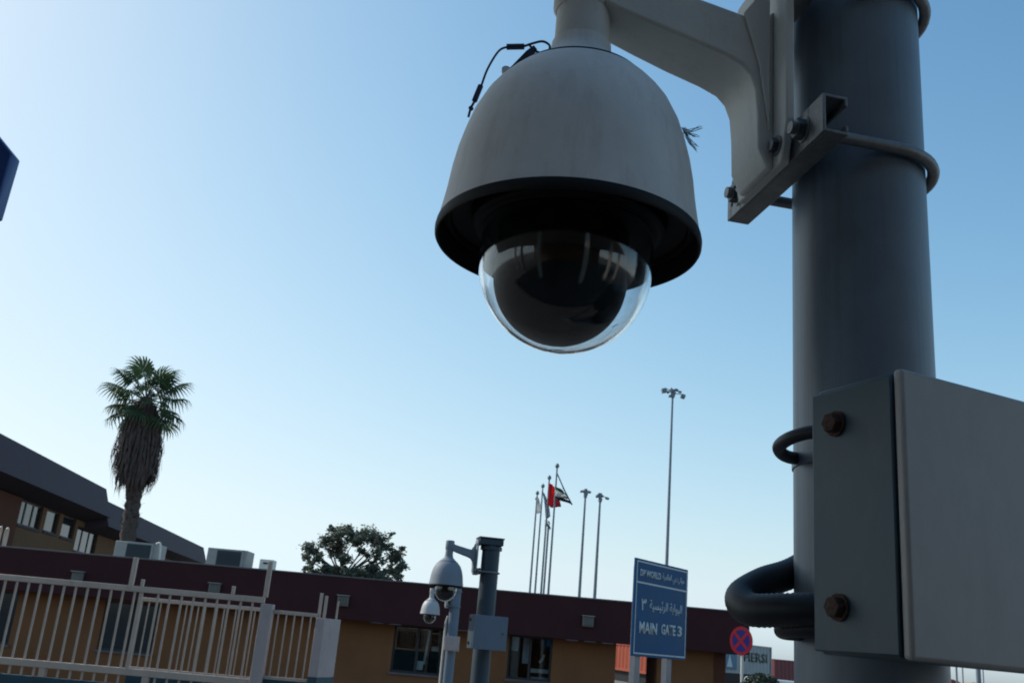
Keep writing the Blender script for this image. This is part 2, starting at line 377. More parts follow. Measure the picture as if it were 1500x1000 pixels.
D0 = C0 + A * .315
def D(r, a, z): return D0 + Vector((r * math.cos(a), r * math.sin(a), EYE + z))
def build_dome():
    t = thing('dome_camera', 'near large grey dome security camera hanging from an arm on the thick pole', 'security camera', Vector((D0.x, D0.y, EYE + .26)), 'dome security cameras')
    E = Vector((D0.x, D0.y, EYE))
    # housing
    prof = [(.1278, .3815), (.1268, .39), (.1251, .40), (.1236, .41), (.1222, .42), (.1200, .44), (.1166, .46), (.1117, .48), (.1056, .50), (.0963, .52), (.0895, .53), (.0812, .54), (.0745, .547), (.0678, .5520), (.0665, .5528), (.0645, .5520)]
    hs = G().lathe(E, prof, 96).build('housing', M_house, t, smooth=40)
    G().lathe(E, [(.0640, .5505), (.0640, .5550), (.0575, .5615), (.0475, .5700), (.0390, .5780), (.0340, .5845), (.0318, .5910), (.0312, .600)], 72).build('housing_cap', M_house, t, smooth=40)
    G().lathe(E, [(.0690, .5508), (.0700, .5516), (.0688, .5530), (.0640, .5545)], 72).build('seam_gasket', M_black, t, smooth=40)
    G().lathe(E, [(.0287, .595), (.0285, .662)], 64).build('neck', M_arm, t, smooth=40)
    # black lip and stepped underside
    G().lathe(E, [(.1270, .3825), (.1292, .3812), (.1300, .377), (.1297, .3725), (.1285, .3705), (.1265, .3712), (.1252, .378), (.1235, .3925), (.1190, .3930), (.1180, .388), (.1165, .388), (.1150, .3945), (.0965, .400), (.0945, .388), (.0915, .386), (.0870, .386), (.0845, .384), (.0, .384)], 96).build('rim', M_black, t, smooth=30)
    # clear bubble with thickness
    def bub(r, zc, n=20): return [(r, .384)] + [(r * math.cos(a), zc - r * math.sin(a)) for a in [R(90) * k / n for k in range(n + 1)]][:-1] + [(.0004, zc - r)]
    zc = .350
    outer = bub(.0842, zc); inner = bub(.0812, zc)
    G().lathe(E, outer + inner[::-1] + [outer[0]], 96).build('bubble', M_bubble, t, smooth=50)
    # inner black shroud ball with camera slot
    zc2 = .337; r = .0645
    G().lathe(E + Vector((-.004, 0, 0)), [(r, .3835), (r, zc2)] + [(r * math.cos(R(90) * k / 16), zc2 - r * math.sin(R(90) * k / 16)) for k in range(1, 16)] + [(.0003, zc2 - r)], 64).build('inner_shroud', M_ball, t, smooth=50)
    # elbow and arm
    G().lathe(E, [(.0292, .640), (.0325, .645), (.0330, .700), (.030, .708), (.0002, .710)], 48).build('elbow', M_arm, t, smooth=40)
    g = G()
    prof = [(.130, .652), (.19, .662), (.25, .674), (.290, .684), (.300, .684), (.300, .641), (.285, .634), (.25, .6235), (.21, .6125), (.17, .602), (.15, .594), (.140, .584), (.134, .568), (.1315, .54), (.1305, .50), (.1200, .478), (.1135, .478), (.1135, .668)]
    def hw(s): return .0345 if s < .2 else .0345 - (s - .2) / .1 * .006
    vs = [L(s, hw(s), z) for s, z in prof] + [L(s, -hw(s), z) for s, z in prof]
    n = len(prof)
    g.add(vs, [tuple(range(n)), tuple(range(n, 2 * n))[::-1]] + [(i, (i + 1) % n, n + (i + 1) % n, n + i) for i in range(n)])
    g.build('arm', M_arm, t, smooth=30, bevel=.005, seg=3)
    # wall plate with tapered foot
    pts = [L(PR + .0375, tt, zz) for tt, zz in ((-.060, .735), (.062, .735), (.062, .520), (.050, .478), (-.050, .478), (-.060, .520))]
    G().prism(pts, A * .0095).build('wall_plate', M_arm, t, bevel=.002)
    for sg in (1, -1):
        pts = [L(PR + .0475, sg * .0350, zz) for zz in (.70, .488)] + [L(PR + .0475, sg * .0495, .505), L(PR + .0475, sg * .0495, .70)]
        G().prism([L(.1205, sg * .0347, .70), L(.150, sg * .0347, .655), L(.133, sg * .0347, .60), L(.1205, sg * .0347, .52)], B * sg * .004).build('gusset', M_arm, t, bevel=.0012)
    bm_h = []
    for tt in (.043, -.043):
        for zz in (.500, .700):
            G().hexa(L(PR + .0475, tt, zz), A, .0072, .0075).build('bolt', M_bolt, t, bevel=.0006)
            G().disc(L(PR + .0472, tt, zz), A, .0105, .0016).build('washer', M_zinc, t)
    G().hexa(L(PR + .0475, -.020, .492), A, .0072, .0075).build('bolt', M_bolt, t, bevel=.0006)
    return t
dome = build_dome()

# safety lanyard, from the housing side up to a hook bracket on its shoulder
def lanyard():
    Yb = .85
    t = thing('safety_lanyard', 'thin dark safety cord looped from the near dome housing to its hook', 'cord', at(690, 165, Yb))
    p = [at(686, 172, Yb + .005), at(690, 158, Yb), at(697, 146, Yb)]
    G().tube(curve_pts(p, 6), .0013, 8).build('lower_cord', M_cord, t, smooth=60)
    G().tube([at(695, 148, Yb), at(704, 126, Yb)], .0029, 12).build('lower_crimp', M_cord, t, smooth=40)
    G().tube(curve_pts([at(705, 126, Yb), at(713, 104, Yb), at(724, 84, Yb), at(733, 73, Yb), at(743, 69, Yb)], 8), .0012, 8).build('cord', M_cord, t, smooth=60)
    G().tube([at(742, 69, Yb), at(768, 68.5, Yb)], .0031, 12).build('upper_crimp', M_cord, t, smooth=40)
    G().tube(curve_pts([at(768, 68, Yb), at(780, 64, Yb), at(795, 61, Yb), at(805, 67, Yb), at(803, 75, Yb), at(793, 78, Yb), at(783, 74, Yb), at(776, 67, Yb)], 8), .0013, 8).build('loop', M_cord, t, smooth=60)
    g = G()
    g.prism([at(782, 66, Yb - .002), at(787, 72, Yb - .002), at(778, 84, Yb - .002), at(750, 99, Yb), at(744, 102, Yb), at(771, 74, Yb - .002)], (0, .004, 0)); g.build('hook_tab', M_cord, t, bevel=.0006)
    G().disc(at(741, 107, Yb + .002), (0, -1, .3), .0045, .006).build('screw', M_house, t, bevel=.001)
    G().disc(at(691, 160, Yb - .002), (-.5, -1, 0), .0022, .003).build('rivet', M_cord, t)
lanyard()

# frayed tuft of string caught on the right side of the housing
g = G(); rnd = random.Random(3)
for i in range(22):
    b = at(998 + rnd.uniform(0, 8), 186 + rnd.uniform(0, 12), .87)
    if i < 6: e = (1030 + rnd.uniform(-5, 2), 184 + rnd.uniform(-1, 4))
    elif i < 12: e = (1020 + rnd.uniform(-5, 6), 199 + rnd.uniform(-3, 3))
    else: e = (1015 + rnd.uniform(0, 10), 212 + rnd.uniform(0, 12))
    m_ = at((1002 + e[0]) / 2 + rnd.uniform(-3, 2), (192 + e[1]) / 2 + rnd.uniform(-1, 4), .868)
    g.tube(curve_pts([b, m_, at(e[0], e[1], .866 + rnd.uniform(-.01, .01))], 4), [.0003] * 8 + [.00012], 5)
single(g.build('string_tuft', M_fluff), 'frayed grey string tuft on the right side of the near dome', 'string')

# junction box
ang = R(25)
BX = Vector((math.cos(ang), math.sin(ang), 0)); BY = Vector((-math.sin(ang), math.cos(ang), 0))
BC = at(1330, 750, .70); BC.z = 0
ztop = at(1325, 541, .70).z; zbot = at(1331, 966, .70).z
def build_box():
    t = thing('junction_box', 'near big grey steel junction box with rusty side bolts on the thick pole', 'junction box', Vector((CX, CY, zbot)), 'grey junction boxes on poles')
    h = ztop - zbot; O = Vector((BC.x, BC.y, zbot)); W = .235; DP = .090
    G().box((0, .010, 0), (W, DP, h), O, BX, BY).build('body', M_boxshade, t, bevel=.0025)
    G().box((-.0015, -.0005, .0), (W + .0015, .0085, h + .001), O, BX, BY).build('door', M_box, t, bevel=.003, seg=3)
    G().box((-.0032, .0092, .002), (-.0006, DP + .004, h - .004), O, BX, BY).build('side_plate', M_boxshade, t, bevel=.0015)
    for zz in (.845, .165):
        G().disc(O + BX * -.0042 + BY * .066 + Z * h * zz, -BX, .0105, .0015).build('washer', M_rust, t)
        G().hexa(O + BX * -.0055 + BY * .066 + Z * h * zz, -BX, .0085, .007).build('bolt', M_rust, t, bevel=.001)
    G().box((.07, DP, .03), (.15, DP + .006, h - .03), O, BX, BY).build('mount_plate', M_zinc, t)
    G().disc(O + BX * (W - .03) + BY * -.0005 + Z * h * .5, -BY, .009, .004).build('lock', M_bolt, t)
    for zz in (.15, .85):
        pts = [Vector((CX + (PR + .003) * math.cos(a), CY + (PR + .003) * math.sin(a), zbot + h * zz)) for a in [2 * math.pi * k / 32 for k in range(33)]]
        g = G()
        g.lathe(Vector((CX, CY, zbot + h * zz)), [(PR + .0005, -.006), (PR + .0015, -.006), (PR + .0015, .006), (PR + .0005, .006), (PR + .0005, -.006)], 48).build('pole_strap', M_pole, t, smooth=40)
    return t
jbox = build_box()

# conduits
def ribbed(name, pts, r, label, ribs=True):
    cp = curve_pts(pts, 60 if ribs else 14)
    # resample evenly
    o = [cp[0]]; step = .0022 if ribs else .004; acc = 0
    for a, b in zip(cp, cp[1:]):
        acc += (b - a).length
        if acc >= step: o.append(b); acc = 0
    rs = [r * (1.0 + (.03 if (i // 1) % 2 else -.03)) for i in range(len(o))] if ribs else [r] * len(o)
    ob = G().tube(o, rs, 18).build(name, M_cond, None, smooth=80)
    single(ob, label, 'conduit', 'black conduits looping out beside the near pole')
ribbed('conduit', [at(1230, 795, .99), at(1165, 836, .96), at(1118, 853, .925), at(1086, 874, .895), at(1100, 892, .868), at(1150, 893, .845), at(1215, 892, .83), at(1290, 893, .82)], .0142, 'thickest ribbed black conduit bending out beside the near pole')
ribbed('conduit', [at(1205, 631, .835), at(1180, 634, .845), at(1154, 643, .86), at(1141, 655, .88), at(1150, 667, .90), at(1175, 672, .93), at(1230, 675, 1.0)], .0062, 'thin black cable loop near the top of the junction box', False)
ribbed('conduit', [at(1290, 922, .82), at(1210, 921, .835), at(1165, 920, .85), at(1147, 921, .87), at(1158, 925, .90), at(1230, 930, .99)], .0075, 'short black conduit loop just under the thickest conduit', False)

# ------------------------------------------------------------ the two installations beyond
M_pole2 = mat('darkened_pole_grey', (.045, .065, .085), .5, var=.15, scale=4, stain=.3, stain_col=(.03, .04, .045), spec=.3)  # darker copy of the near pole paint, offsetting light beyond the canopy
M_house3 = mat('darkened_housing_grey', (.22, .255, .30), .6, var=.08, scale=9, stain=.25, stain_col=(.15, .16, .17), spec=.3)  # near housing paint darkened against the open light out here
M_box2 = mat('darkened_box_grey', (.15, .19, .24), .6, var=.08, scale=6, stain=.2, stain_col=(.1, .12, .14), spec=.3)  # near box paint darkened to offset the same open light
def repaint(root, mp):
    for ch in root.children_recursive:
        if ch.type == 'MESH' and ch.data.materials and ch.data.materials[0].name in mp:
            ch.data = ch.data.copy(); ch.data.materials[0] = mp[ch.data.materials[0].name]
def clone(root, base, label, z=0, scale=1.0, zs=None, rot=0):
    c = copy_tree(root); d = root.location - C0
    if rot: d = Matrix.Rotation(rot, 3, 'Z') @ d; c.rotation_euler.z = rot
    c.location = Vector(base) + d + Z * z; c['label'] = label
    return c
p2 = at(711, 900, 7.35); p2.z = 0
p3 = at(662, 930, 13.0); p3.z = 0
q_pole = clone(pole, p2, 'middle steel pole with a square-edged cap beside the maroon building', z=-.02)
q_dome = clone(dome, p2, 'grey dome camera on the middle pole, in front of the maroon roof band', z=-.02)
q_pole.scale = (1, 1, (EYE + .70) / (EYE + .81))
clone(clamps[0], p2, 'lower clamp bracket holding the middle dome camera to its pole', z=-.02)
pc = thing('pole_head_box', 'square grey head box capping the middle pole and holding the camera arm', 'bracket', p2 + Z * (EYE + .64))
G().box((-.105, -.078, EYE + .68), (.078, .078, EYE + .725), p2, -A, -B).build('casing', mat('head_box_grey', (.05, .07, .09), .5, spec=.3), pc, bevel=.006)
G().box((-.11, -.083, EYE + .7255), (.083, .083, EYE + .737), p2, -A, -B).build('lid', MATS['head_box_grey'], pc, bevel=.003)
b2 = copy_tree(jbox); b2.location = p2 + Vector((-.0, -.0, EYE - .075)); b2.scale = (1.1,) * 3; b2.rotation_euler.z = R(-3)
b2.location = Vector((p2.x, p2.y, at(700, 950, 7.2).z)); b2['label'] = 'grey junction box on the middle pole below the maroon roof band'
repaint(q_pole, {'pole_grey': M_pole2}); repaint(q_dome, {'housing_grey': M_house3, 'arm_grey': M_house3}); repaint(b2, {'box_door_grey': M_box2, 'box_shade_grey': M_pole2})
c3 = clone(pole, p3, 'farthest camera pole, slimmer looking, left of the middle pole', z=-.12)
c3d = clone(dome, p3, 'farthest and smallest dome camera, white and sunlit on its left', z=-.12)
repaint(c3, {'pole_grey': M_box2})
M_house2 = mat('housing_white', (.42, .42, .43), .5, var=.05, scale=9)
for ch in c3d.children:
    if ch.name.split('.')[0] in ('housing', 'housing_cap', 'neck', 'arm', 'elbow'):
        ch.data = ch.data.copy(); ch.data.materials[0] = M_house2
for k, c in enumerate(clamps): clone(c, p3, ['lower', 'upper'][k] + ' clamp bracket on the farthest camera pole', z=-.12)
t = thing('junction_box', 'small pale box strapped to the farthest camera pole', 'junction box', Vector((p3.x, p3.y, at(661, 952, 12.9).z)), 'grey junction boxes on poles')
q0 = at(650, 952, 12.88); q1 = at(672, 953, 12.88); q2 = at(651, 930, 12.88)
G().box((q0.x, 12.83, q0.z), (q1.x, 12.925, q2.z)).build('body', M_pillar, t, bevel=.006)
G().box((q0.x + .008, 12.815, q0.z + .008), (q1.x - .008, 12.829, q2.z - .008)).build('door', M_pillar, t, bevel=.003)
t = at(650, 940, 12.93); 
o = G().tube([Vector((p3.x - .095, p3.y, 0)), Vector((p3.x - .095, p3.y, EYE + .18)), Vector((p3.x - .075, p3.y, EYE + .26))], .016, 10).build('cable_pipe', M_white, None, smooth=40)
single(o, 'slim white cable pipe up the left side of the farthest camera pole', 'pipe')

# ------------------------------------------------------------ low building with maroon roof band
YF = 24.0; YW = 24.55
def XF(px, py, Y=YF): return at(px, py, Y).x
roof_z = at(580, 852, YF).z; fas_z = at(581, 913.5, YF).z
xr = at(1098, 935, YF).x; xl = -22.0
low = thing('low_building', 'long single-storey brown building under a deep maroon roof band', 'building', Vector(((xl + xr) / 2, YF, 0)))
G().box((xl, YF, fas_z), (xr, YF + .12, roof_z)).build('roof_band', M_fascia, low, bevel=.01)
G().box((xr - .12, YF + .1205, fas_z), (xr, YF + 7.5, roof_z)).build('roof_band', M_fascia, low)
G().box((xl, YF - .02, roof_z + .0005), (xr + .02, YF + .2, roof_z + .035)).build('coping', M_coping, low, bevel=.006)
G().box((xl, YF + .1205, roof_z - .35), (xr - .1205, YF + 7.5, roof_z - .2)).build('roof', M_kerb, low)
G().box((xl, YF + .1205, fas_z + .02), (xr - .1205, YW + .3, fas_z + .06)).build('soffit', M_soffit, low)
# wall with openings
def U(px, py): p = at(px, py, YW); return p.x, p.z
wt = fas_z + .019
ops = []
def op(pxl, pxr, pyb, kind):
    x0, _ = U(pxl, pyb); x1, _ = U(pxr, pyb); _, zb = U((pxl + pxr) / 2, pyb); ops.append([x0, x1, zb, wt - .06, kind])
xa = U(-60, 940)[0]; xb = U(12, 942)[0]
ops.append([xa, xb, U(-20, 941)[1], wt - .06, 'win'])
x0 = U(141, 950)[0]; x1 = U(222, 957)[0]; ops.append([x0, x1, U(180, 954)[1], wt - .06, 'win'])
x0 = U(571, 982)[0]; x1 = U(643, 988)[0]; ops.append([x0, x1, U(606, 986)[1], wt - .02, 'win'])
x0 = U(741, 994)[0]; x1 = U(806, 998)[0]; ops.append([x0, x1, U(775, 996)[1], wt - .02, 'win'])
x0 = U(902, 960)[0]; x1 = U(963, 965)[0]; gap = (x0, x1); ops.append([x0, x1, 0, wt, 'gap'])
xwr = U(1046, 975)[0]
segs = []; cur = xl + .1
for o_ in ops:
    segs.append((cur, o_[0], 0, wt)); 
    if o_[4] == 'win':
        segs.append((o_[0], o_[1], 0, o_[2])); segs.append((o_[0], o_[1], o_[3], wt))
    cur = o_[1]
segs.append((cur, xwr, 0, wt))
g = G()
for a, b, c, d in segs: g.box((a, YW, c), (b, YW + .22, d))
g.build('wall', M_wall, low)
# reddish corner strip on the right and passage walls
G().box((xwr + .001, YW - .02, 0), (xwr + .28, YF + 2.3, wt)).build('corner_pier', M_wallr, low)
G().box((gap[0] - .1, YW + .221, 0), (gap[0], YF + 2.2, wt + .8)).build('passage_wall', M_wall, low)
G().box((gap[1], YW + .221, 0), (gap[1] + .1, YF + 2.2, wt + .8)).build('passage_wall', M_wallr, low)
G().box((xl + .1, YF + 7.0, 0), (gap[0] - .101, YF + 7.2, wt + .8)).build('rear_wall', M_wall, low)
for zz in ():
    pass
# windows
for i, o_ in enumerate(ops):
    if o_[4] != 'win': continue
    a, b, c, d, _ = o_
    fr = G(); tw = .05
    for (p, q) in (((a, c), (b, c + tw)), ((a, d - tw), (b, d)), ((a, c + tw), (a + tw, d - tw)), ((b - tw, c + tw), (b, d - tw)), (((a + b) / 2 - .03, c + tw), ((a + b) / 2 + .03, d - tw))):
        fr.box((p[0], YW + .06, p[1]), (q[0], YW + .13, q[1]))
    win = fr.build('window', M_frame, low)
    for (p, q) in ((a + tw, (a + b) / 2 - .03), ((a + b) / 2 + .03, b - tw)):
        G().box((p, YW + .085, c + tw), (q, YW + .095, d - tw)).build('pane', M_pane if i not in (2, 3) else None or M_pane, win)
    G().box((a - .04, YW - .05, c - .05), (b + .04, YW + .0595, c - .002)).build('sill', M_coping, win)
# clear panes for the two right windows, with a dim room behind
mg = bpy.data.materials.new('shop_window_glass'); mg.use_nodes = True
nn = mg.node_tree.nodes; ll = mg.node_tree.links; nn.remove(nn['Principled BSDF'])
tr = nn.new('ShaderNodeBsdfTransparent'); tr.inputs[0].default_value = (.85, .9, .92, 1)
gl = nn.new('ShaderNodeBsdfGlossy'); gl.inputs['Roughness'].default_value = .02
fz = nn.new('ShaderNodeFresnel'); fz.inputs[0].default_value = 1.6
mxs = nn.new('ShaderNodeMixShader'); ll.new(fz.outputs[0], mxs.inputs[0]); ll.new(tr.outputs[0], mxs.inputs[1]); ll.new(gl.outputs[0], mxs.inputs[2])
ll.new(mxs.outputs[0], nn['Material Output'].inputs[0])
for ch in low.children_recursive:
    if ch.name.startswith('pane') and ch.data.vertices[0].co.x + low.location.x > U(560, 980)[0]:
        ch.data.materials[0] = mg
wa, wb = ops[2], ops[3]
def inside(pxl, pyt, pxr, pyb, Yd, m, name, lab):
    a = at(pxl, pyb, Yd); b = at(pxr, pyb, Yd); c = at(pxl, pyt, Yd)
    return G().box((a.x, Yd, a.z), (b.x, Yd + .02, c.z)).build(name, m, low, label=lab)
G().box((wa[0] - 1, YF + 3.5, .01), (wb[1] + 1, YF + 3.6, wt)).build('partition', M_room, low)
inside(609, 967, 619, 980, YW + .14, M_paper, 'notice', 'white paper notice stuck inside the window')
for i in range(2):
    x = 746 + 17 * i
    a = at(x + 3, 952, YW + .3); b = at(x + 13, 952, YW + .3); c = at(x + 3, 925, YW + .3)
    gg = G(); nst = 6
    for k in range(nst):
        gg.box((a.x + (b.x - a.x) * k / nst, YW + .28 + .02 * (k % 2), a.z - .3 * (i)), (a.x + (b.x - a.x) * (k + 1) / nst, YW + .30 + .02 * (k % 2), c.z))
    gg.build('curtain', M_curtain, low)
inside(777, 978, 803, 984, YW + .5, M_paper, 'counter', None)
inside(777, 990, 803, 993.5, YW + .45, M_curtain, 'shelf', None)
inside(790, 928, 800, 934, YW + .8, M_paper, 'poster', None)
G().tube([at(797, 958, YW + .5), at(794, 966, YW + .5), at(790, 970, YW + .5)], .03, 8).build('pale_bent_tube', M_paper, low)  # pale bent tube, one of the bright shapes behind the glass
G().tube([at(630, 918, YW + .4), at(628, 932, YW + .4), at(621, 972, YW + .4)], .03, 8).build('light_tube', M_paper, low)
G().box((at(632, 950, YW + .6).x, YW + .6, at(632, 953, YW + .6).z), (at(642, 950, YW + .6).x, YW + .7, at(632, 946, YW + .6).z)).build('shelf_box', M_paper, low)
# short pale strips standing for sun leaking under the roof band
for px in (545, 572, 832, 858, 884, 672):
    a = at(px, 900, YF)
    G().box((a.x, YF - .004, fas_z - .02), (a.x + .28, YF + .05, fas_z - .002)).build('sun_fleck_strip', M_coping, low)
# bulkhead lights on the roof band
lights = [(115, 845, 'leftmost small square light on the maroon roof band'), (315, 862, 'second small square light on the maroon roof band, above the gate'), (503, 880, 'third small square light, on the roof band right of the white pillar'), (861, 910, 'small square light on the roof band right of the second window'), (1008, 921, '')][:4]
for px, py, lb in lights:
    c = at(px, py, YF)
    t = thing('wall_light', lb, 'light', Vector((c.x, YF, c.z)), 'square lights on the roof band')
    G().box((-.135, -.11, -.12), (.135, -.002, .12), c).build('casing', M_lamp, t, bevel=.02)
    G().box((-.10, -.125, -.085), (.10, -.1105, .07), c).build('lens', M_lens, t, bevel=.008)
    G().box((-.15, -.17, .121), (.15, -.002, .14), c).build('hood', M_ac, t)
    bar = G().box((-.10, -.132, -.004), (.10, -.1255, .004)).mesh('guard_bar', M_lamp)
    for k in range(3): piece('guard_bar', bar, t, c + Vector((0, 0, -.05 + .05 * k)))

# AC units behind the parapet
def ac(px0, px1, pyt, pxs, label, Y=26.0):
    a = at(px0, pyt, Y); b = at(px1, pyt + (px1 - px0) * .0885, Y); sx = at(pxs, pyt, Y).x
    zt = a.z; zb = roof_z - .2
    t = thing('air_conditioner', label, 'air conditioner', Vector(((a.x + b.x) / 2, Y, zb)), 'air conditioning units on the low roof')
    G().box((a.x, Y, zb + .05), (b.x, Y + .8, zt)).build('casing', M_ac, t, bevel=.015)
    G().box((sx, Y - .02, zb + .15), (b.x - .16, Y - .001, zt - .05)).build('grille', M_acdark, t)
    sl = G().box((sx + .02, Y - .035, -.008), (b.x - .18, Y - .0205, .008), (-b.x, 0, 0)).mesh('grille_slat', M_acdark)
    z = zb + .2
    while z < zt - .08:
        piece('grille_slat', sl, t, Vector((b.x, 0, z))); z += .07
    G().box((b.x - .13, Y - .03, zb + .1), (b.x - .09, Y - .001, zt)).build('corner_strip', M_ac, t)
    for x in (a.x + .1, b.x - .2): G().box((x, Y + .1, zb - .05), (x + .1, Y + .7, zb + .049)).build('foot', M_lamp, t)
ac(170, 231, 791, 188, 'left air conditioner with dark grille on the low roof near the palm')
ac(305, 363, 801, 320, 'larger dark fronted air conditioner on the roof behind the gate')
pq = [at(235, 818, 26), at(235.5, 798, 26), at(229, 796, 26.1)]
pq[0].z = roof_z - .2
o = G().tube(curve_pts(pq, 4), .025, 8).build('refrigerant_pipe', M_white, None, smooth=40); single(o, 'thin bent white pipe beside the air conditioner nearest the palm', 'pipe')
c0 = at(381, 818, 26); c1 = at(401, 820, 26)
t = thing('roof_vent_box', 'small white box on the low roof right of the air conditioners', 'box', Vector(((c0.x + c1.x) / 2, 26, roof_z - .2)))
G().box((c0.x, 26, roof_z - .15), (c1.x, 26.4, c0.z)).build('casing', M_white, t, bevel=.01)
G().box((c0.x - .15, 26.1, roof_z - .2), (c1.x + .18, 26.5, roof_z + .06)).build('base', M_white, t, bevel=.01)
G().box((c0.x + .1, 25.985, c0.z - .12), (c0.x + .22, 25.999, c0.z - .08)).build('slot', M_black, t)
c0 = at(290, 822, 26); G_ = G().box((c0.x, 26.1, roof_z - .2), (c0.x + .28, 26.5, roof_z + .07)).build('duct_box', M_white, None, bevel=.01); single(G_, 'low white duct box at the foot of the dark fronted air conditioner', 'box')
# ladder rail at the left edge
t = thing('ladder_rail', 'bent white pipe rail on the low roof at the left edge', 'railing', at(2, 803, 24.4))
for px, py in ((-6, 772), (4, 774)):
    pts = [at(px, py + 32, 24.5), at(px + 3, py + 8, 24.5), at(px + 7, py, 24.5), at(px + 8, py + 1, 24.9), at(px + 6, py + 12, 25.0), at(px + 1, py + 32, 25.0)]
    pts[0].z = roof_z - .2; pts[-1].z = roof_z - .2
    G().tube(curve_pts(pts, 5), .028, 8).build('hoop', M_fence, t, smooth=40)

# ------------------------------------------------------------ two-storey building receding on the left
ZT = 5.9
E0 = at_z(0, 634, ZT); E1 = at_z(156, 716, ZT)
ed = (E1 - E0).normalized(); en = Vector((-ed.y, ed.x, 0))   # en points left/away from the viewer
E00 = E0 - ed * 1.5
tb = thing('two_storey_building', 'brown two-storey building with a deep purple-grey eave behind the palm', 'building', Vector((E0.x, E0.y, 0)))
h1 = 2.05
def prof_run(P, Q, zt, zb, dep, name, m):
    # sloped eave: leaning outward at its base, then soffit back to the wall
    a = [P + Z * (zt - P.z), P - en * .5 + Z * (zb - P.z), P + en * dep + Z * (zb - .35 - P.z), P + en * dep + Z * (zt - P.z)]
    return G().prism(a, Q - P).build(name, m, tb)
zt = EYE + ZT
prof_run(E00, E1, zt, zt - 1.45, .9, 'eave', M_eave)
# right lower roof run
ZT2 = ZT - .55
E2 = at_z(168, 729, ZT2); E3 = at_z(345, 806, ZT2)
E2p = E1 + ed * .01; E3p = E1 + ed * ((E3 - E1).dot(ed))
prof_run(E2p, E3p, EYE + ZT2, EYE + ZT2 - 1.35, .9, 'lower_eave', M_eave)
# wall
wl = en * .9
def slab(P, Q, z0, z1, off0, off1, name, m):
    P = P + en * off0; Q = Q + en * off0
    return G().prism([Vector((P.x, P.y, z0)), Vector((Q.x, Q.y, z0)), Vector((Q.x, Q.y, z1)), Vector((P.x, P.y, z1))], en * (off1 - off0)).build(name, m, tb)
W_OFF = .7
Pw = E0 + en * W_OFF
# measure the windows on the facade plane
def onw(px, py): return at_plane(px, py, Pw, en)
wins = [((33, 728), (62, 776), 3), ((71, 742), (86, 786), 1), ((95, 751), (110, 794), 1), ((115, 770), (142, 815), 3)]
def along(p): return (p - Pw).dot(ed)
wz1 = zt - 1.45 - .36; total = along(E3p + en * W_OFF)
rects = []
for (a, b, n_) in wins:
    pa, pb = onw(*a), onw(*b)
    rects.append((along(pa), along(onw(b[0], b[1] - 22)), onw(a[0] - 3, b[1] - 8).z, pa.z, n_))
cur = along(onw(22, 760)); g = G()
def wbox(g, s0, s1, z0, z1, d0=0, d1=.3): g.box((s0, d0, z0), (s1, d1, z1), Vector((Pw.x, Pw.y, 0)), ed, en)
for (s0, s1, z0, z1, n_) in rects:
    wbox(g, cur, s0, 0, wz1); wbox(g, s0, s1, 0, z0); wbox(g, s0, s1, min(z1, wz1 - .02), wz1); cur = s1
wbox(g, cur, total - .3, 0, wz1 - .3)
g.build('wall', M_tan, tb)
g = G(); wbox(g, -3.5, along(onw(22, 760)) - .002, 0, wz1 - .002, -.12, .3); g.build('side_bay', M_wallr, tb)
for (s0, s1, z0, z1, n_) in rects:
    z1 = min(z1, wz1 - .02)
    fr = G(); tw = .06
    wbox(fr, s0, s1, z0, z0 + tw, .1, .18); wbox(fr, s0, s1, z1 - tw, z1, .1, .18)
    wbox(fr, s0, s0 + tw, z0 + tw, z1 - tw, .1, .18); wbox(fr, s1 - tw, s1, z0 + tw, z1 - tw, .1, .18)
    for k in range(1, n_): 
        x = s0 + (s1 - s0) * k / n_; wbox(fr, x - tw, x + tw, z0 + tw, z1 - tw, .1, .18)
    win = fr.build('window', M_frame, tb)
    for k in range(n_):
        x0 = s0 + (s1 - s0) * k / n_ + tw; x1 = s0 + (s1 - s0) * (k + 1) / n_ - tw
        g = G(); wbox(g, x0, x1, z0 + tw, z1 - tw, .13, .14); g.build('pane', M_pane, win)
    g = G(); wbox(g, s0 - .05, s1 + .05, z0 - .1, z0 - .002, -.06, .099); g.build('sill', M_soffit, win)
# volume behind
g = G(); wbox(g, -3.5, total - .3, 0, wz1 - .3, .31, 9); g.build('rear_volume', M_tan, tb)
g = G(); wbox(g, -1.5, along(E1 + wl), zt - .3, zt - .12, .31, 9); g.build('roof', M_soffit, tb)
c = at_z(107 + 45, 715, ZT)
# soffit lamp between the last window and the palm
g = G(); cs = onw(150, 768)
G().disc(cs - en * .15, (0, 0, -1), .28, .07, 16).build('soffit_lamp', M_lamp, tb)

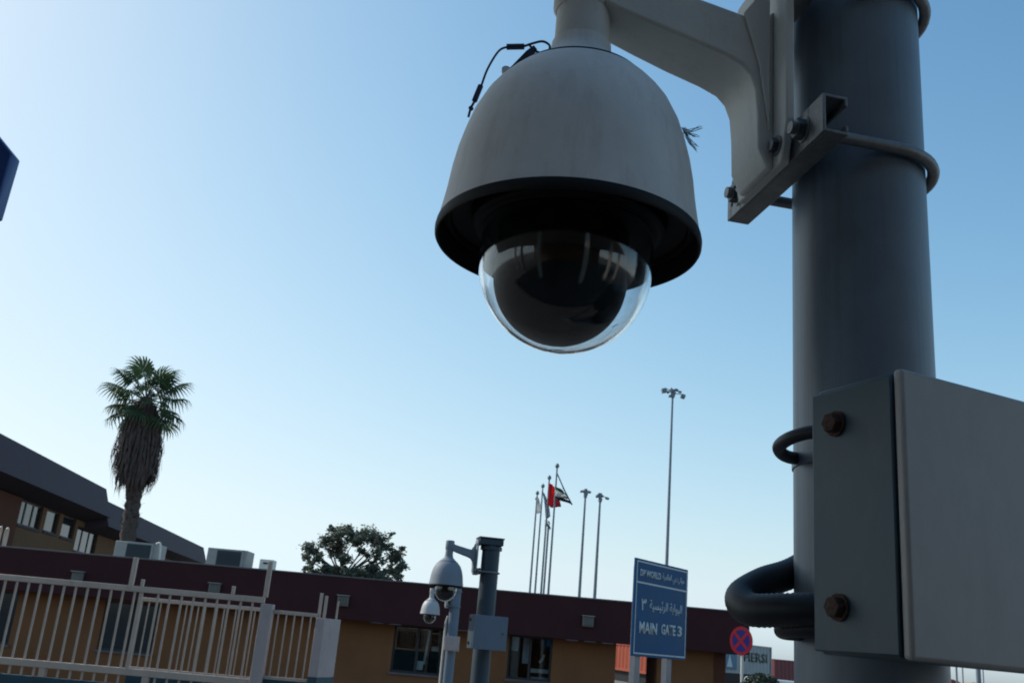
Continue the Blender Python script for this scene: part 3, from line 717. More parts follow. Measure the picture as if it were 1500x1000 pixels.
# ------------------------------------------------------------ palm
def build_palm():
    Y = 33.0; base = at(196, 790, Y); bx = base.x
    top = at(214, 582, Y)
    t = thing('palm_tree', 'tall fan palm with a long skirt of dead fronds', 'palm tree', Vector((bx, Y, 0)))
    rnd = random.Random(11)
    T0 = Vector((bx - .05, Y, 0)); T1 = Vector((top.x, Y, top.z))
    n = 60; pts = []; rs = []
    for i in range(n + 1):
        k = i / n; p = T0.lerp(T1, k) + Vector((.1 * math.sin(k * 3), 0, 0))
        pts.append(p); rs.append((.30 - .08 * k) * (1 + (.10 if i % 2 else -.08)))
    G().tube(pts, rs, 14).build('trunk', M_palmtrunk, t, smooth=70)
    def tp(z):
        k = (z - T0.z) / (T1.z - T0.z); return T0.lerp(T1, k) + Vector((.1 * math.sin(k * 3), 0, 0))
    zs0 = at(195, 708, Y).z
    # stubby old leaf bases below the skirt
    g = G()
    for i in range(110):
        z = rnd.uniform(zs0 - 1.6, zs0 + .4); a = rnd.uniform(0, 2 * math.pi); p = tp(z); d = Vector((math.cos(a), math.sin(a), 0))
        g.add([p + d * .22 + Vector((-d.y, d.x, 0)) * .05, p + d * .22 - Vector((-d.y, d.x, 0)) * .05, p + d * rnd.uniform(.32, .42) + Z * rnd.uniform(.05, .22)], [(0, 1, 2)])
    g.build('old_leaf_bases', M_dead, t, kind='stuff')
    # dead skirt: hanging blades in many layers
    g = G(); zc = T1.z
    for i in range(2600):
        k = rnd.random() ** .8
        z = zs0 + .35 + (zc - zs0 - .5) * k
        kk = (z - zs0) / (zc - zs0)
        rad = (.34 + .62 * math.sin(math.pi * min(1, kk * .80 + .16)) ** .9) * .80 * (1.12 - .25 * abs(kk - .45))
        a = rnd.uniform(0, 2 * math.pi); d = Vector((math.cos(a), math.sin(a), 0)); p = tp(z)
        if d.x > 0: rad *= .92
        r0 = rad * rnd.uniform(.45, 1.0); ln = rnd.uniform(.45, 1.0)
        s = Vector((-d.y, d.x, 0)) * rnd.uniform(.02, .05)
        a0 = p + d * r0; a1 = p + d * (r0 + rnd.uniform(-.06, .10)) - Z * ln * .55 + s * rnd.uniform(-1, 1)
        a2 = p + d * (r0 * rnd.uniform(.75, 1.08)) - Z * ln + s * rnd.uniform(-2, 2)
        g.add([a0 - s * .6, a0 + s * .6, a1 + s, a1 - s, a2], [(0, 1, 2, 3), (3, 2, 4)])
    for i in range(70):
        z = rnd.uniform(zs0 + .2, zc - .3); a = rnd.uniform(0, 6.28); d = Vector((math.cos(a), math.sin(a), 0)); p = tp(z)
    g.build('dead_frond_skirt', M_dead, t, kind='stuff', fix=False)
    # opaque core under the skirt so it reads dense
    m = 14; pr = []
    g = G(); pts = []; rs = []
    for i in range(m + 1):
        kk = .06 + .78 * i / m; z = zs0 + (zc - zs0) * kk
        pts.append(tp(z)); rs.append((.22 + .50 * math.sin(math.pi * min(1, kk * .8 + .16))) * .78)
    g.tube(pts, rs, 18).build('skirt_core', M_dead, t, smooth=70)
    # live fronds: petiole and a folded fan of blades
    meshes = []
    for vnum in range(5):
        g = G(); rr = random.Random(50 + vnum)
        pl = .80 + .10 * vnum
        g.tube(curve_pts([(0, 0, 0), (pl * .5, 0, .05), (pl, 0, .0)], 4), [.022] * 5 + [.016] * 4, 6)
        nb = 22; fl = .74
        for k in range(nb):
            a = R(-128) + R(256) * k / (nb - 1)
            ln = fl * (1.0 - .28 * (abs(a) / R(128)) ** 1.5) * rr.uniform(.9, 1.06)
            d = Vector((math.cos(a), math.sin(a), 0)); s = Vector((-d.y, d.x, 0))
            o = Vector((pl, 0, 0)); wd = .040
            m1 = o + d * ln * .55 + Z * (.02 * (k % 2) - .03)
            droop = .16 + .30 * (abs(a) / R(128)) + rr.uniform(0, .12)
            m2 = o + d * ln * .82 - Z * droop * .45; e = o + d * ln * .96 - Z * (droop + .08) + s * rr.uniform(-.04, .04)
            g.add([o, m1 + s * wd, m1 - s * wd, m1 - Z * .025, m2 + s * wd * .55, m2 - s * wd * .55, e], [(0, 3, 1), (0, 2, 3), (1, 3, 4), (3, 5, 4), (3, 2, 5), (4, 5, 6)])
        meshes.append(g.mesh('frond', M_palm, fix=False))
    n = 27; ctr = T1
    for i in range(n):
        a = i * 2.39996 + rnd.uniform(-.2, .2)
        k = i / (n - 1)
        el = R(72) - R(104) * k ** .75 + R(rnd.uniform(-9, 9))
        o = piece('frond', meshes[i % 5], t, ctr + Vector((0, 0, -.25 * k)))
        o.rotation_euler = (R(rnd.uniform(-22, 22)), -el, a)
        o.scale = (rnd.uniform(.86, 1.06),) * 3
build_palm()

# ------------------------------------------------------------ leafy tree
def build_tree():
    Y = 45.0; base = at(520, 870, Y)
    t = thing('broadleaf_tree', 'round open-crowned green tree behind the low maroon roof', 'tree', Vector((base.x, Y, 0)))
    rnd = random.Random(5)
    def P(px, py, dy=0): return at(px, py, Y + dy)
    tr0 = Vector((base.x, Y, 0)); fork = P(500, 840)
    g = G().tube(curve_pts([tr0, tr0.lerp(fork, .5) + Vector((.1, 0, 0)), fork], 5), [.26] * 5 + [.2] * 5 + [.17], 10); g.build('trunk', M_bark, t, smooth=50)
    heads = [(495, 785, 15, 1.0), (478, 792, 11, .8), (520, 790, 13, .9), (538, 783, 14, 1), (555, 790, 13, 1), (567, 800, 9, .8), (575, 783, 4, .3), (578, 815, 12, 1), (588, 830, 8, .9), (583, 845, 8, .8),
             (455, 805, 12, .9), (447, 815, 8, .7), (450, 833, 7, .55), (468, 815, 6, .4), (495, 805, 13, 1.2), (505, 820, 9, .9), (498, 838, 11, 1), (465, 845, 15, .85), (445, 847, 8, .6), (520, 842, 12, .8), (545, 832, 10, .8), (560, 846, 10, .7), (540, 846, 14, .9), (530, 808, 7, .5), (548, 812, 7, .5), (562, 822, 5, .35), (573, 838, 7, .6), (512, 775, 7, .6), (486, 775, 5, .4), (589, 803, 4, .35)]
    br = G()
    for i, (px, py, r, d) in enumerate(heads):
        c = P(px, py, rnd.uniform(-1.2, 1.2)); mid = fork.lerp(c, .5) + Vector((rnd.uniform(-.15, .15), rnd.uniform(-.2, .2), -.1))
        br.tube(curve_pts([fork - Z * .2, mid, c], 4), [.05, .045, .04, .036, .032, .026, .02, .016, .01], 5)
        for k in range(3):
            e = c + Vector((rnd.uniform(-1, 1), rnd.uniform(-1, 1), rnd.uniform(-.6, 1))) * r * .028
            br.tube([mid.lerp(c, .7), e], [.02, .008], 4)
    br.build('branches', M_bark, t, smooth=50)
    g = G()
    heads += [(h[0] + rnd.uniform(-9, 9) + (520 - h[0]) * .12, h[1] + rnd.uniform(-4, 12), h[2] * rnd.uniform(.4, .8), .45) for h in heads for _ in range(2)]
    heads += [(rnd.uniform(445, 590), rnd.uniform(832, 856), rnd.uniform(7, 12), .8) for _ in range(12)]
    for (px, py, r, d) in heads:
        R_ = r * Y / 1467 * 1.12
        c0 = P(px, py, rnd.uniform(-1.0, 1.0))
        for s in range(int(13 * d * max(1, r / 8)) + 4):
            v = Vector((rnd.gauss(0, 1), rnd.gauss(0, 1), rnd.gauss(0, .75))).normalized() * R_ * rnd.uniform(.25, 1.0)
            c = c0 + v; rs = R_ * rnd.uniform(.3, .6)
            for k in range(int(20 * d) + 5):
                p = c + Vector((rnd.gauss(0, .5), rnd.gauss(0, .5), rnd.gauss(0, .38))) * rs
                a = Vector((rnd.uniform(-1, 1), rnd.uniform(-1, 1), rnd.uniform(-.6, .6))).normalized(); b = a.cross(Vector((rnd.uniform(-1, 1), rnd.uniform(-1, 1), rnd.uniform(-1, 1)))).normalized()
                l_ = rnd.uniform(.05, .095); w_ = l_ * .5
                g.add([p - a * l_, p + b * w_, p + a * l_, p - b * w_], [(0, 1, 2, 3)])
    g.build('leaves', M_leaf, t, kind='stuff', fix=False)
build_tree()

# ------------------------------------------------------------ gate and fence on the left
YG = 10.0
def GX(px, py): return at(px, py, YG)
zt0 = GX(200, 862).z; zr = GX(130, 978).z; zte = GX(100, 994).z
ft = thing('railing_fence', 'long cream vertical bar fence panel above the teal sheet, at left', 'fence', Vector((GX(100, 900).x, YG, 0)))
xL = GX(-40, 900).x; xP = GX(386, 890).x
G().box((xL, YG - .025, zt0 - .028), (xP, YG + .025, zt0 + .028)).build('top_rail', M_fence, ft, bevel=.004)
G().box((xL, YG - .030, zr - .032), (xP - .02, YG + .030, zr + .032)).build('middle_rail', M_fence, ft, bevel=.004)
G().box((xL, YG - .020, zte - .30), (xP - .03, YG + .020, zte)).build('teal_beam', M_teal, ft, bevel=.004)
G().box((xL, YG - .010, .1), (xP - .03, YG + .010, zte - .302)).build('lower_sheet', M_teal, ft)
bar = G().box((-.009, -.009, zte), (.009, .009, zt0 - .028)).mesh('bar', M_fence)
x = GX(6, 860).x
# real spacing of the uprights, 0.118 m
i = 0
while x < xP - .06:
    if i not in (12,): piece('bar', bar, ft, Vector((x, YG, 0)))
    x += .1185; i += 1
pb = G().box((-.017, -.014, zr - .03), (.017, .014, zt0 - .028)).mesh('post', M_fence)
piece('post', pb, ft, Vector((GX(205, 880).x, YG, 0)))
sp = G().box((-.03, -.026, zte + .001), (.03, .026, zr - .033)).mesh('spacer', M_fence)
for px in (62, 215): piece('spacer', sp, ft, Vector((GX(px, 985).x - .0, YG, 0)))
# upright stubs standing above the top rail
for (px, py, hpx, wpx) in ((200, 816, 48, .022), (210, 848, 20, .014), (343, 858, 20, .014), (397, 822, 70, .022)):
    a = GX(px, py)
    Gx = G().box((a.x - wpx, YG - .02, zt0 + .029), (a.x + wpx, YG + .02, a.z)).build('upright', M_fence, ft, bevel=.003)
# sliding gate a little behind, thinner doubled bars
gt = thing('sliding_gate', 'inner cream bar gate with paired thin bars behind the fence rail', 'gate', Vector((at(300, 900, 10.6).x, 10.6, 0)))
YS = 10.6
def SX(px, py): return at(px, py, YS)
gz = SX(300, 885).z; gx0 = SX(206, 880).x; gx1 = SX(400, 895).x; gzb = SX(300, 985).z
G().box((gx0, YS - .02, gz - .02), (gx1, YS + .02, gz + .02)).build('top_rail', M_fence, gt, bevel=.004)
G().box((gx0, YS - .02, gzb - .04), (gx1, YS + .02, gzb)).build('bottom_rail', M_fence, gt, bevel=.004)
G().box((gx0, YS - .012, .1), (gx1, YS + .012, gzb - .041)).build('lower_sheet', M_teal, gt)
bar2 = G().box((-.006, -.006, gzb + .0), (.006, .006, gz - .02)).mesh('bar', M_fence)
x = gx0 + .02; k = 0
while x < gx1 - .02:
    piece('bar', bar2, gt, Vector((x, YS, 0))); x += .075 if k % 2 == 0 else .125; k += 1
# gate pillar
a = GX(391, 888); pw = .075
gp = thing('gate_pillar', 'slim pinkish-white gate pillar between the bar fence and short panel', 'pillar', Vector((GX(388, 900).x, YG, 0)))
px0 = GX(384, 886).x; px1 = GX(401, 888).x
G().box((px0, YG - .06, 0), (px1, YG + .06, GX(391, 884).z)).build('shaft', M_pillar, gp, bevel=.006)
# short panel right of it
sf = thing('short_fence_panel', 'short cream bar panel between the two white pillars', 'fence', Vector((GX(435, 950).x, YG + .02, 0)))
xa = px1 + .002; xb_ = GX(464, 906).x; zf = GX(432, 898).z; zfb = GX(432, 993).z
G().box((xa, YG, zf - .018), (xb_, YG + .03, zf + .018)).build('top_rail', M_fence, sf, bevel=.003)
G().box((xa, YG, zfb - .03), (xb_, YG + .03, zfb)).build('bottom_rail', M_fence, sf, bevel=.003)
G().box((xa, YG + .005, .05), (xb_, YG + .025, zfb - .031)).build('lower_sheet', M_teal, sf)
b3 = G().box((-.0065, YG + .008, zfb), (.0065, YG + .022, zf - .018), (0, -YG, 0)).mesh('bar', M_fence)
for k in range(5): piece('bar', b3, sf, Vector((xa + (xb_ - xa) * (k + .65) / 5.4, YG, 0)))
# white corner pillar, splayed right face
wp = thing('corner_pillar', 'white corner pillar with a splayed right face and teal base', 'pillar', Vector((GX(480, 950).x, YG, 0)))
c0 = GX(464, 903); c1 = GX(477, 905); c2 = at(497, 907, YG + .28); ztp = c1.z
zpb = GX(470, 992).z
foot = [Vector((c0.x, YG - .03, 0)), Vector((c1.x, YG - .05, 0)), Vector((c2.x, YG + .22, 0)), Vector((c2.x, YG + .40, 0)), Vector((c0.x, YG + .40, 0))]
G().prism([p + Z * zpb for p in foot], Z * (ztp - zpb)).build('shaft', M_pillar, wp, bevel=.004)
G().prism([p + (p - Vector((c1.x, YG + .15, 0))) * .04 for p in foot], Z * (zpb - .001)).build('base', M_teal, wp)
for px in (468, 475):
    aa = GX(px + 3, 868 if px < 470 else 872)
    G().box((aa.x - .014, YG + .02, ztp + .001), (aa.x + .014, YG + .05, aa.z)).build('upright', M_fence, wp, bevel=.002)
aa = at(497, 880, YG + .2)
G().box((at(493, 900, YG + .2).x - .009, YG + .20, ztp + .001), (at(493, 900, YG + .2).x + .009, YG + .22, aa.z)).build('upright', M_fence, wp)

# ------------------------------------------------------------ blue gate sign
def panel(c_tl, c_tr, c_bl, Yl, Yr):
    tl = at(*c_tl, Yl); bl = at(*c_bl, Yl); tr_ = at(*c_tr, Yr)
    ex = Vector((tr_.x - tl.x, Yr - Yl, 0)); Wd = ex.length; ex.normalize()
    return tl, bl, ex, Wd
tl, bl, ex, Wd = panel((932, 816), (1008, 836), (928, 960), 13.5, 14.75)
nrm = Vector((ex.y, -ex.x, 0))           # toward the viewer
xm = Vector((tl.x, tl.y, 0)); z1, z0 = tl.z, bl.z; H = z1 - z0
sg = thing('gate_sign', 'tall blue gate sign with white English and Arabic lettering on two posts', 'sign', xm + ex * Wd / 2)
O = Vector((tl.x, tl.y, z0))
G().box((0, .0, 0), (Wd, .03, H), O, ex, -nrm).build('panel', M_sign, sg, bevel=.004)
g = G()
bw = .018
for a, b in (((.03, .03), (Wd - .03, .03 + bw)), ((.03, H - .03 - bw), (Wd - .03, H - .03)), ((.03, .03 + bw), (.03 + bw, H - .03 - bw)), ((Wd - .03 - bw, .03 + bw), (Wd - .03, H - .03 - bw)), ((.03 + bw, H * .745), (Wd - .03 - bw, H * .745 + .022))):
    g.box((a[0], -.004, a[1]), (b[0], -.0005, b[1]), O, ex, -nrm)
g.build('border_line', M_signw, sg)
Of = O + nrm * .004
AR1 = '\ufe8d\ufedf\ufecc\ufe8e\ufedf\ufee4\ufef4\ufe94'[::-1] + ' ' + '\ufea9\ufe91\ufef2'[::-1] + ' ' + '\ufee3\ufeee\ufe8d\ufee7\ufe8a'[::-1]
AR2 = '\ufe8d\ufedf\ufeae\ufe8b\ufef4\ufeb4\ufef4\ufe94'[::-1] + ' ' + '\ufe8d\ufedf\ufe92\ufeee\ufe8d\ufe91\ufe94'[::-1]
text('lettering', 'DP WORLD', M_signw, sg, Of + ex * Wd * .08 + Z * H * .82, ex, Z, Wd * .38, H * .075, bold=.03)
text('lettering', AR1, M_signw, sg, Of + ex * Wd * .49 + Z * H * .80, ex, Z, Wd * .43, H * .10)
text('lettering', '\u0663', M_signw, sg, Of + ex * Wd * .12 + Z * H * .47, ex, Z, Wd * .09, H * .13)
text('lettering', AR2, M_signw, sg, Of + ex * Wd * .27 + Z * H * .465, ex, Z, Wd * .62, H * .13)
text('lettering', 'MAIN', M_signw, sg, Of + ex * Wd * .10 + Z * H * .235, ex, Z, Wd * .32, H * .12, bold=.03)
text('lettering', 'GATE', M_signw, sg, Of + ex * Wd * .50 + Z * H * .245, ex, Z, Wd * .27, H * .115, bold=.03)
text('lettering', '3', M_signw, sg, Of + ex * Wd * .81 + Z * H * .245, ex, Z, Wd * .09, H * .115, bold=.03)
for f in (.10, .68):
    G().box((f * Wd - .01, .032, 0), (f * Wd + .13, .12, z1 - .1), Vector((tl.x, tl.y, 0)), ex, -nrm).build('post', M_post, sg, bevel=.004)

# no stopping sign
c = at(1086, 938, 21.0)
ns = thing('no_stopping_sign', 'round red and blue no stopping sign on a thin white post', 'sign', Vector((c.x, 21.0, 0)))
ax = Vector((-.78, -.63, 0)).normalized(); exn = Vector((.63, -.78, 0)).normalized()
G().disc(c + ax * .0, ax, .29, .012, 40).build('disc', M_blue, ns)
g = G(); n = 48; rf = c + ax * .0125
vs = [rf + (exn * math.cos(2 * math.pi * k / n) + Z * math.sin(2 * math.pi * k / n)) * r for r in (.288, .225) for k in range(n)]
g.add(vs + [v + ax * .002 for v in vs], [(k, (k + 1) % n, n + (k + 1) % n, n + k) for k in range(n)] + [(2 * n + k, 2 * n + (k + 1) % n, 3 * n + (k + 1) % n, 3 * n + k) for k in range(n)]); g.build('ring', M_red, ns)
for s, dd in ((1, .0135), (-1, .0155)):
    u = (exn + Z * s).normalized(); v = (Z - exn * s).normalized()
    G().box((-.226, 0, -.032), (.226, .0015, .032), c + ax * dd, u, ax, v).build('cross_bar', M_red, ns)
pt = c - Z * .25 - ax * .03
G().tube([Vector((pt.x, pt.y, 0)), Vector((pt.x, pt.y, c.z + .2))], .03, 12).build('post', M_white, ns, smooth=40)

# blue board at the upper left
pts = [(30, 237), (4, 325), (-60, 330), (-130, 230), (-100, 90), (-30, 163)]
pp = [at(a, b, 3.0) for a, b in pts]
bt = thing('blue_board', 'corner of a plain deep blue board at the upper left edge', 'sign', Vector((at(-80, 250, 3.1).x, 3.1, 0)))
G().prism(pp, (0, -.06, 0)).build('panel', M_signb, bt, bevel=.006)
q = at(-80, 250, 3.2)
G().tube([Vector((q.x, 3.17, 0)), Vector((q.x, 3.17, q.z + .1))], .04, 14).build('post', M_post, bt, smooth=40)

# ------------------------------------------------------------ flag poles
def cloth(rows, m, parent, name='flag', label=None):
    """rows: lists of points, top to bottom, woven into a sheet"""
    g = G(); n = len(rows[0]); sub = 5; rr = []
    for r_ in rows: rr.append(curve_pts(r_, sub))
    cols = len(rr[0]); full = []
    cc = [curve_pts([rr[j][i] for j in range(len(rr))], sub) for i in range(cols)]
    nr = len(cc[0])
    vs = []
    for j in range(nr):
        for i in range(cols):
            p = cc[i][j].copy(); p.y += .18 * math.sin(i * .9 + j * .35) * (i / cols); vs.append(p)
    g.add(vs, [(j * cols + i, j * cols + i + 1, (j + 1) * cols + i + 1, (j + 1) * cols + i) for j in range(nr - 1) for i in range(cols - 1)])
    o = g.build(name, m, parent, smooth=80, fix=False, label=label)
    sm = o.modifiers.new('thick', 'SOLIDIFY'); sm.thickness = .012; return o
FP = [((816, 686), (798.7, 870), 60, 'tallest flagpole flying the hanging black, white and green flag'),
      ((804.5, 703), (792, 869), 64, 'second flagpole flying the bright red flag'),
      ((795, 715), (788, 868), 68, 'third flagpole with a limp blue-grey flag'),
      ((787, 725), (779.6, 867), 72, 'fourth flagpole with a narrow bright white flag'),
      ((786, 733), (772, 866), 75, 'leftmost bare flagpole of the row of flagpoles')]
fts = []
for (tp_, bt_, Y, lb) in FP:
    a = at(*tp_, Y); 
    t = thing('flagpole', lb, 'flagpole', Vector((at(*bt_, Y).x, Y, 0)), 'row of flagpoles behind the low building')
    b = at(*bt_, Y)
    b0 = b + (b - a) * (b.z / (a.z - b.z)) * 1.0; b0.z = 0; b0.x = b.x + (b.x - a.x) * .6; b0.y = Y
    b0.x = a.x + (a.x - b.x) * 0 - (a.x - b.x) * 0.0
    b0 = Vector((a.x, Y, 0))
    t.location = b0; LOC[t.name] = b0
    G().tube([b0, b0.lerp(a, .5), a], [.085, .07, .05], 8).build('pole', M_mast, t, smooth=50)
    G().lathe(a, [(.02, 0), (.10, .06), (.14, .17), (.10, .28), (.02, .34)], 12).build('finial', M_mast, t, smooth=60)
    fts.append(t)
def Fp(px, py, Y): return at(px, py, Y)
Y = 59.6; t = fts[0]
def strip(t, Y, pts_top, pts_bot, m, lab):
    n = len(pts_top)
    rows = [[at(*p, Y) for p in pts_top], [at((p[0] + q[0]) / 2 + 1, (p[1] + q[1]) / 2, Y + .2) for p, q in zip(pts_top, pts_bot)], [at(*p, Y) for p in pts_bot]]
    cloth(rows, m, t, 'flag', lab)
strip(t, 59.7, [(813, 712), (822, 716), (829, 723)], [(813, 717), (822, 721), (829, 726)], M_flagn, 'dark green upper stripe of the hanging flag')
strip(t, 59.7, [(813, 717), (822, 721), (829, 726)], [(812.5, 726), (822, 729), (831, 731)], M_flagw, 'pale middle stripe of the hanging flag')
strip(t, 59.7, [(812.5, 726), (822, 728), (831, 731)], [(812, 731), (822, 733), (838, 739)], M_flagk, 'black lower stripe of the hanging flag')
strip(t, 59.7, [(824, 714), (826, 717), (829, 722)], [(829, 725), (832, 730), (836, 737)], M_flagr, 'red stripe at the edge of the hanging flag')
G().tube(curve_pts([at(815.5, 692, 59.8), at(820, 702, 59.8), at(827, 718, 59.8), at(838, 739, 59.8)], 5), .045, 5).build('halyard', M_flagg, t)
strip(fts[1], 63.5, [(803.5, 706), (808, 709), (812, 712)], [(802, 738), (808, 743), (822, 742)], M_flagr, None)
strip(fts[2], 67.5, [(794, 717), (797, 722), (800, 727)], [(799, 757), (802, 759), (806, 756)], M_flagg, None)
strip(fts[3], 71.5, [(786.5, 729), (788.5, 729), (790, 731)], [(786, 751), (788.5, 752), (791.5, 750)], M_flagw, None)
a = at(803.5, 768, 66); b0 = Vector((a.x, 66, 0))
t = thing('flagpole', 'shortest flagpole with a small drooping white and blue flag', 'flagpole', b0, 'row of flagpoles behind the low building')
G().tube([b0, a], .07, 8).build('pole', M_mast, t, smooth=50)
strip(t, 65.8, [(797.5, 770), (802, 766), (805.5, 770)], [(797, 776), (802, 770), (805.5, 776)], M_flagg, None)
strip(t, 65.7, [(797.5, 762), (801, 761), (804, 762)], [(797.5, 769), (802, 765), (805, 769)], M_flagw, None)

# ------------------------------------------------------------ floodlight masts
def mast(top, Y, rw, heads, label):
    a = at(*top, Y); b0 = Vector((a.x, Y, 0)); u = Y / 1500
    t = thing('floodlight_mast', label, 'light mast', b0, 'tall floodlight masts')
    G().tube([b0, b0.lerp(a, .6), a], [rw * 1.35, rw * .95, rw * .65], 12).build('mast', M_mast, t, smooth=50)
    G().tube([a - Z * 14 * u * .8, a + Z * 2 * u], 2.9 * u, 10).build('head_frame', M_mast, t, smooth=50)
    for (dx, dz, w_, h_) in heads:
        c = a + Vector((dx * u, 0, dz * u))
        G().tube([a + Vector((0, 0, dz * u * .5)), c + Z * h_ * u * .5], .7 * u, 6).build('arm', M_mast, t)
        G().box((-w_ * u / 2, -.25, -h_ * u / 2), (w_ * u / 2, .35, h_ * u / 2), c, Vector((.96, 0, -.26 if dx > 0 else .26)), (0, 1, 0), Vector((.26 if dx > 0 else -.26, 0, .96))).build('floodlight', M_mast, t, bevel=.05)
mast((985.5, 572), 100, .16, [(-14, -1, 8, 7), (-7, -3, 4, 3), (-3, -9, 6, 3), (6, 2, 6, 2), (17, -8, 7, 6), (12, -1, 5, 2), (-2, 0, 3, 8), (2, -7, 4, 10)], 'tallest floodlight mast, rising behind the blue gate sign')
mast((858, 718), 130, .19, [(-6, -2, 5, 3), (6, -2, 5, 3), (2, -5, 4, 5), (-2, -2, 3, 4), (0, 1, 4, 3)], 'left of the two shorter floodlight masts beside the flags')
mast((879.5, 724), 120, .19, [(-4.5, -3, 5, 4), (-2, 0, 4, 4), (3, -2, 4, 3), (11, -5, 6, 3), (1, -9, 4, 6)], 'right of the two shorter floodlight masts beside the flags')

# ------------------------------------------------------------ containers and vehicles beyond
def container(name, label, P0, P1, Hc, zb, Wc, m, cat='container'):
    P0 = Vector(P0); P1 = Vector(P1); e = (P1 - P0); Ln = e.length; e.normalize(); nn_ = Vector((e.y, -e.x, 0))
    t = thing(name, label, cat, Vector((P0.x, P0.y, zb)))
    g = G(); n = int(Ln / .14); pts = []
    for i in range(n + 1):
        s = Ln * i / n; d = [0, 0, -.06, -.06][i % 4]; pts.append((s, d))
    base = [P0 + e * s + nn_ * d for s, d in pts] + [P1 - nn_ * Wc, P0 - nn_ * Wc]
    G().prism([Vector((p.x, p.y, zb + .12)) for p in base], Z * (Hc - .24)).build('corrugated_wall', m, t)
    for z_ in (zb, zb + Hc - .1195):
        G().box((-.02, -Wc - .02, z_), (Ln + .02, .02, z_ + .119), Vector((P0.x, P0.y, 0)), e, nn_).build('rail', m, t)
    cp = G().box((0, 0, zb + .121), (.12, .03, zb + Hc - .121)).mesh('corner_post', m, Vector((0, 0, 0)))
    for s in (0, Ln - .12):
        G().box((s, .001, zb + .121), (s + .12, .03, zb + Hc - .121), Vector((P0.x, P0.y, 0)), e, nn_).build('corner_post', m, t)
    return t, e, nn_, Ln
o0 = at(895, 985, 46); o1 = at(960, 985, 38)
# orange container seen through the passage; its long face looks toward the sun
oz0 = at(915, 986, 42).z; oz1 = at(915, 944, 42).z
pa = at(880, 985, 52); pb_ = at(958, 985, 44)
ct, _, _, _ = container('orange_container', 'sunlit orange container seen through the gap in the low building', (pa.x, 52, 0), (pb_.x, 44, 0), oz1 - oz0 + .15, oz0, 2.4, M_orange)
ce = Vector((pb_.x - pa.x, -8, 0)).normalized()
G().box((.2, -2.3, oz0 - .5), (7.5, -.2, oz0 - .01), Vector((pa.x, 52, 0)), ce, Vector((ce.y, -ce.x, 0))).build('chassis', M_black, ct)
# white container with lettering
w0 = at(1050, 985, 78); w1 = at(1130, 985, 84); zc0 = at(1100, 987, 82).z; zc1 = at(1100, 944, 82).z
wt_, e, nn_, Ln = container('white_container', 'grey-white container with dark lettering beyond the no stopping sign', (w0.x, 78, 0), (w1.x, 84, 0), zc1 - zc0, zc0, 2.4, M_contw)
Hc = zc1 - zc0; O = Vector((w0.x, 78, zc0)) + nn_ * .035
text('lettering', 'HERSI', M_ink, wt_, O + e * Ln * .47 + Z * Hc * .42, e, Z, Ln * .44, Hc * .32, .02)
G().box((Ln * .08, -.02, Hc * .12), (Ln * .34, .012, Hc * .72), O, e, nn_).build('blue_panel', M_sky_print, wt_)
G().prism([O + e * Ln * .16 + Z * Hc * .2 + nn_ * .014, O + e * Ln * .26 + Z * Hc * .2 + nn_ * .014, O + e * Ln * .21 + Z * Hc * .62 + nn_ * .014], nn_ * .01).build('triangle_mark', M_signw, wt_)
G().box((0, -2.2, -.9), (Ln, -.1, -.01), O, e, nn_).build('chassis', M_black, wt_)
for s in (.12, .3, .75, .9):
    G().disc(O + e * Ln * s - Z * (zc0 - .5) + nn_ * -.1, nn_, .5, .3, 20).build('wheel', M_rubber, wt_)
r0 = at(1134, 985, 92); r1 = at(1185, 985, 95)
container('red_container', 'dark red container right of the grey-white one', (r0.x, 92, 0), (r1.x, 95, 0), at(1150, 966, 94).z - .9, .9, 2.4, M_contr)
# small aerial on top and pole
# white van
def van(loc, label):
    t = thing('white_van', label, 'van', loc)
    x, y, z = loc
    pts = [(-2.3, .35), (2.35, .35), (2.4, 1.0), (1.9, 1.15), (1.3, 1.95), (-2.2, 2.0), (-2.3, 1.8)]
    G().prism([Vector((x + a, y - .9, b)) for a, b in pts], (0, 1.8, 0)).build('body', M_car, t, bevel=.08, seg=3)
    for a in (-1.5, 1.5):
        for s in (-.92, .74): G().disc((x + a, y + s + .18, .34), (0, -1, 0), .34, .18, 20).build('wheel', M_rubber, t)
    G().prism([Vector((x + a, y - .915, b)) for a, b in ((1.25, 1.8), (1.7, 1.2), (.6, 1.2), (.6, 1.8))], (0, .012, 0)).build('side_window', M_pane, t)
    G().prism([Vector((x + a, y - .915, b)) for a, b in ((.4, 1.8), (.4, 1.2), (-1.9, 1.2), (-1.9, 1.8))], (0, .012, 0)).build('side_window', M_pane, t)
v = at(1153, 990, 58); van((v.x, 58, 0), 'white van below the dark red container, by the near pole')
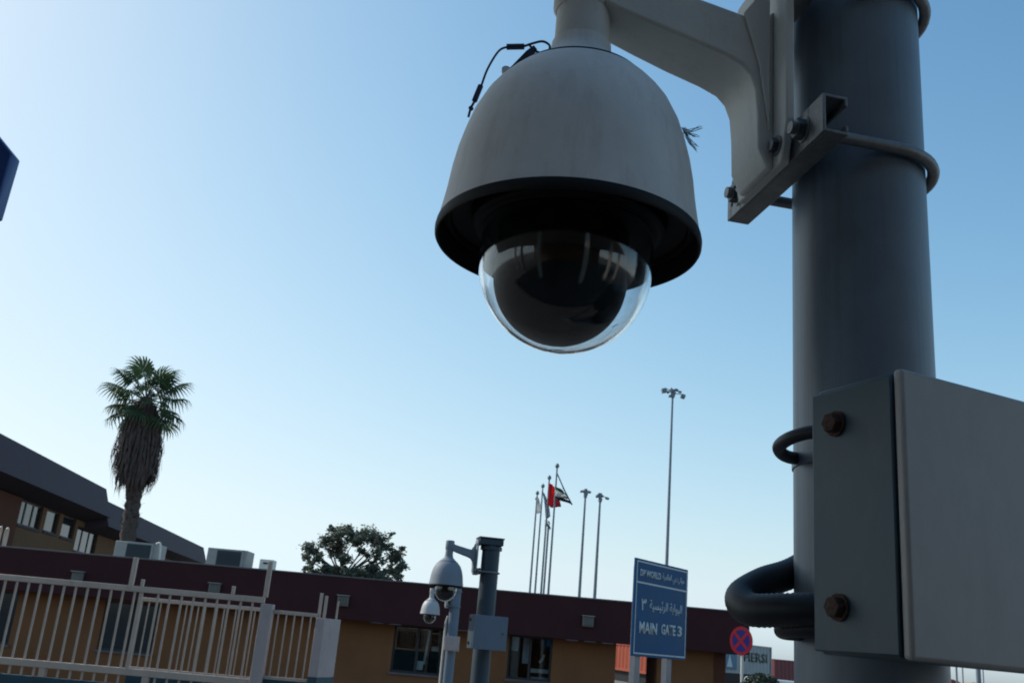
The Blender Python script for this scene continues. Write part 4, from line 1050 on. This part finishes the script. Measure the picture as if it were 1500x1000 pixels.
# dark clipped shrub at the bottom edge
def shrub():
    Y = 15.5; c = at(1116, 1017, Y); r = 33 * Y / 1467
    t = thing('round_shrub', 'dark round-topped clipped shrub at the bottom edge below the containers', 'shrub', Vector((c.x, Y, 0)))
    G().tube([Vector((c.x, Y, 0)), Vector((c.x, Y, c.z - r * .3))], .05, 8).build('stem', M_bark, t)
    rnd = random.Random(4); g = G()
    for i in range(5200):
        d = Vector((rnd.gauss(0, 1), rnd.gauss(0, 1), rnd.gauss(0, 1))).normalized(); p = c + Vector((d.x, d.y, d.z * .92)) * r * rnd.uniform(.72, 1.0)
        a = Vector((rnd.uniform(-1, 1), rnd.uniform(-1, 1), rnd.uniform(-1, 1))).normalized(); b = a.cross(d).normalized(); l_ = .022
        g.add([p - a * l_, p + b * l_ * .6, p + a * l_, p - b * l_ * .6], [(0, 1, 2, 3)])
    g.build('leaves', M_bush, t, kind='stuff', fix=False)
    G().lathe(c, [(r * .8 * math.cos(a), r * .74 * math.sin(a)) for a in [R(-89) + R(178) * k / 12 for k in range(13)]], 20).build('inner_mass', M_bush, t, smooth=60)
shrub()
# far right: thin posts and low sheds on the sand
for (px, Y, h_, r_, lb) in ((1402, 120, 9, .12, 'thin far lamp post just right of the near pole, leftmost of four'), (1411, 150, 8, .10, 'second thin far lamp post under the junction box'), (1434, 70, 9, .17, 'thickest dark far post under the junction box'), (1441, 160, 7, .10, 'faint rightmost far post under the junction box')):
    a = at(px, 1000, Y); b0 = Vector((a.x, Y, 0))
    t = thing('far_post', lb, 'lamp post', b0, 'far lamp posts on the sand')
    G().tube([b0, b0 + Z * h_], r_, 8).build('post', M_mast, t)
    G().box((-.8, -.1, h_), (.8, .1, h_ + .12), b0).build('lamp_arm', M_mast, t)
for (px0, px1, Y, h_, lb) in ((1386, 1404, 210, 3.2, 'low red-brown shed on the far sand'), (1420, 1432, 230, 3.0, 'small pale shed behind the far posts'), (1462, 1492, 260, 3.0, 'long low pale shed at the far right edge')):
    a = at(px0, 999, Y); b = at(px1, 1000, Y)
    t = thing('far_shed', lb, 'shed', Vector(((a.x + b.x) / 2, Y, 0)), 'low sheds on the far sand')
    G().box((a.x, Y, 0), (b.x, Y + 5, h_ - .6)).build('wall', M_contr if px0 < 1400 else M_sand, t)
    G().prism([Vector((a.x - .3, Y - .3, h_ - .599)), Vector((b.x + .3, Y - .3, h_ - .599)), Vector((b.x + .3, Y - .3, h_ - .45)), Vector(((a.x + b.x) / 2, Y - .3, h_)), Vector((a.x - .3, Y - .3, h_ - .45))], (0, 5.6, 0)).build('roof', M_contr if px0 < 1400 else M_sand, t)
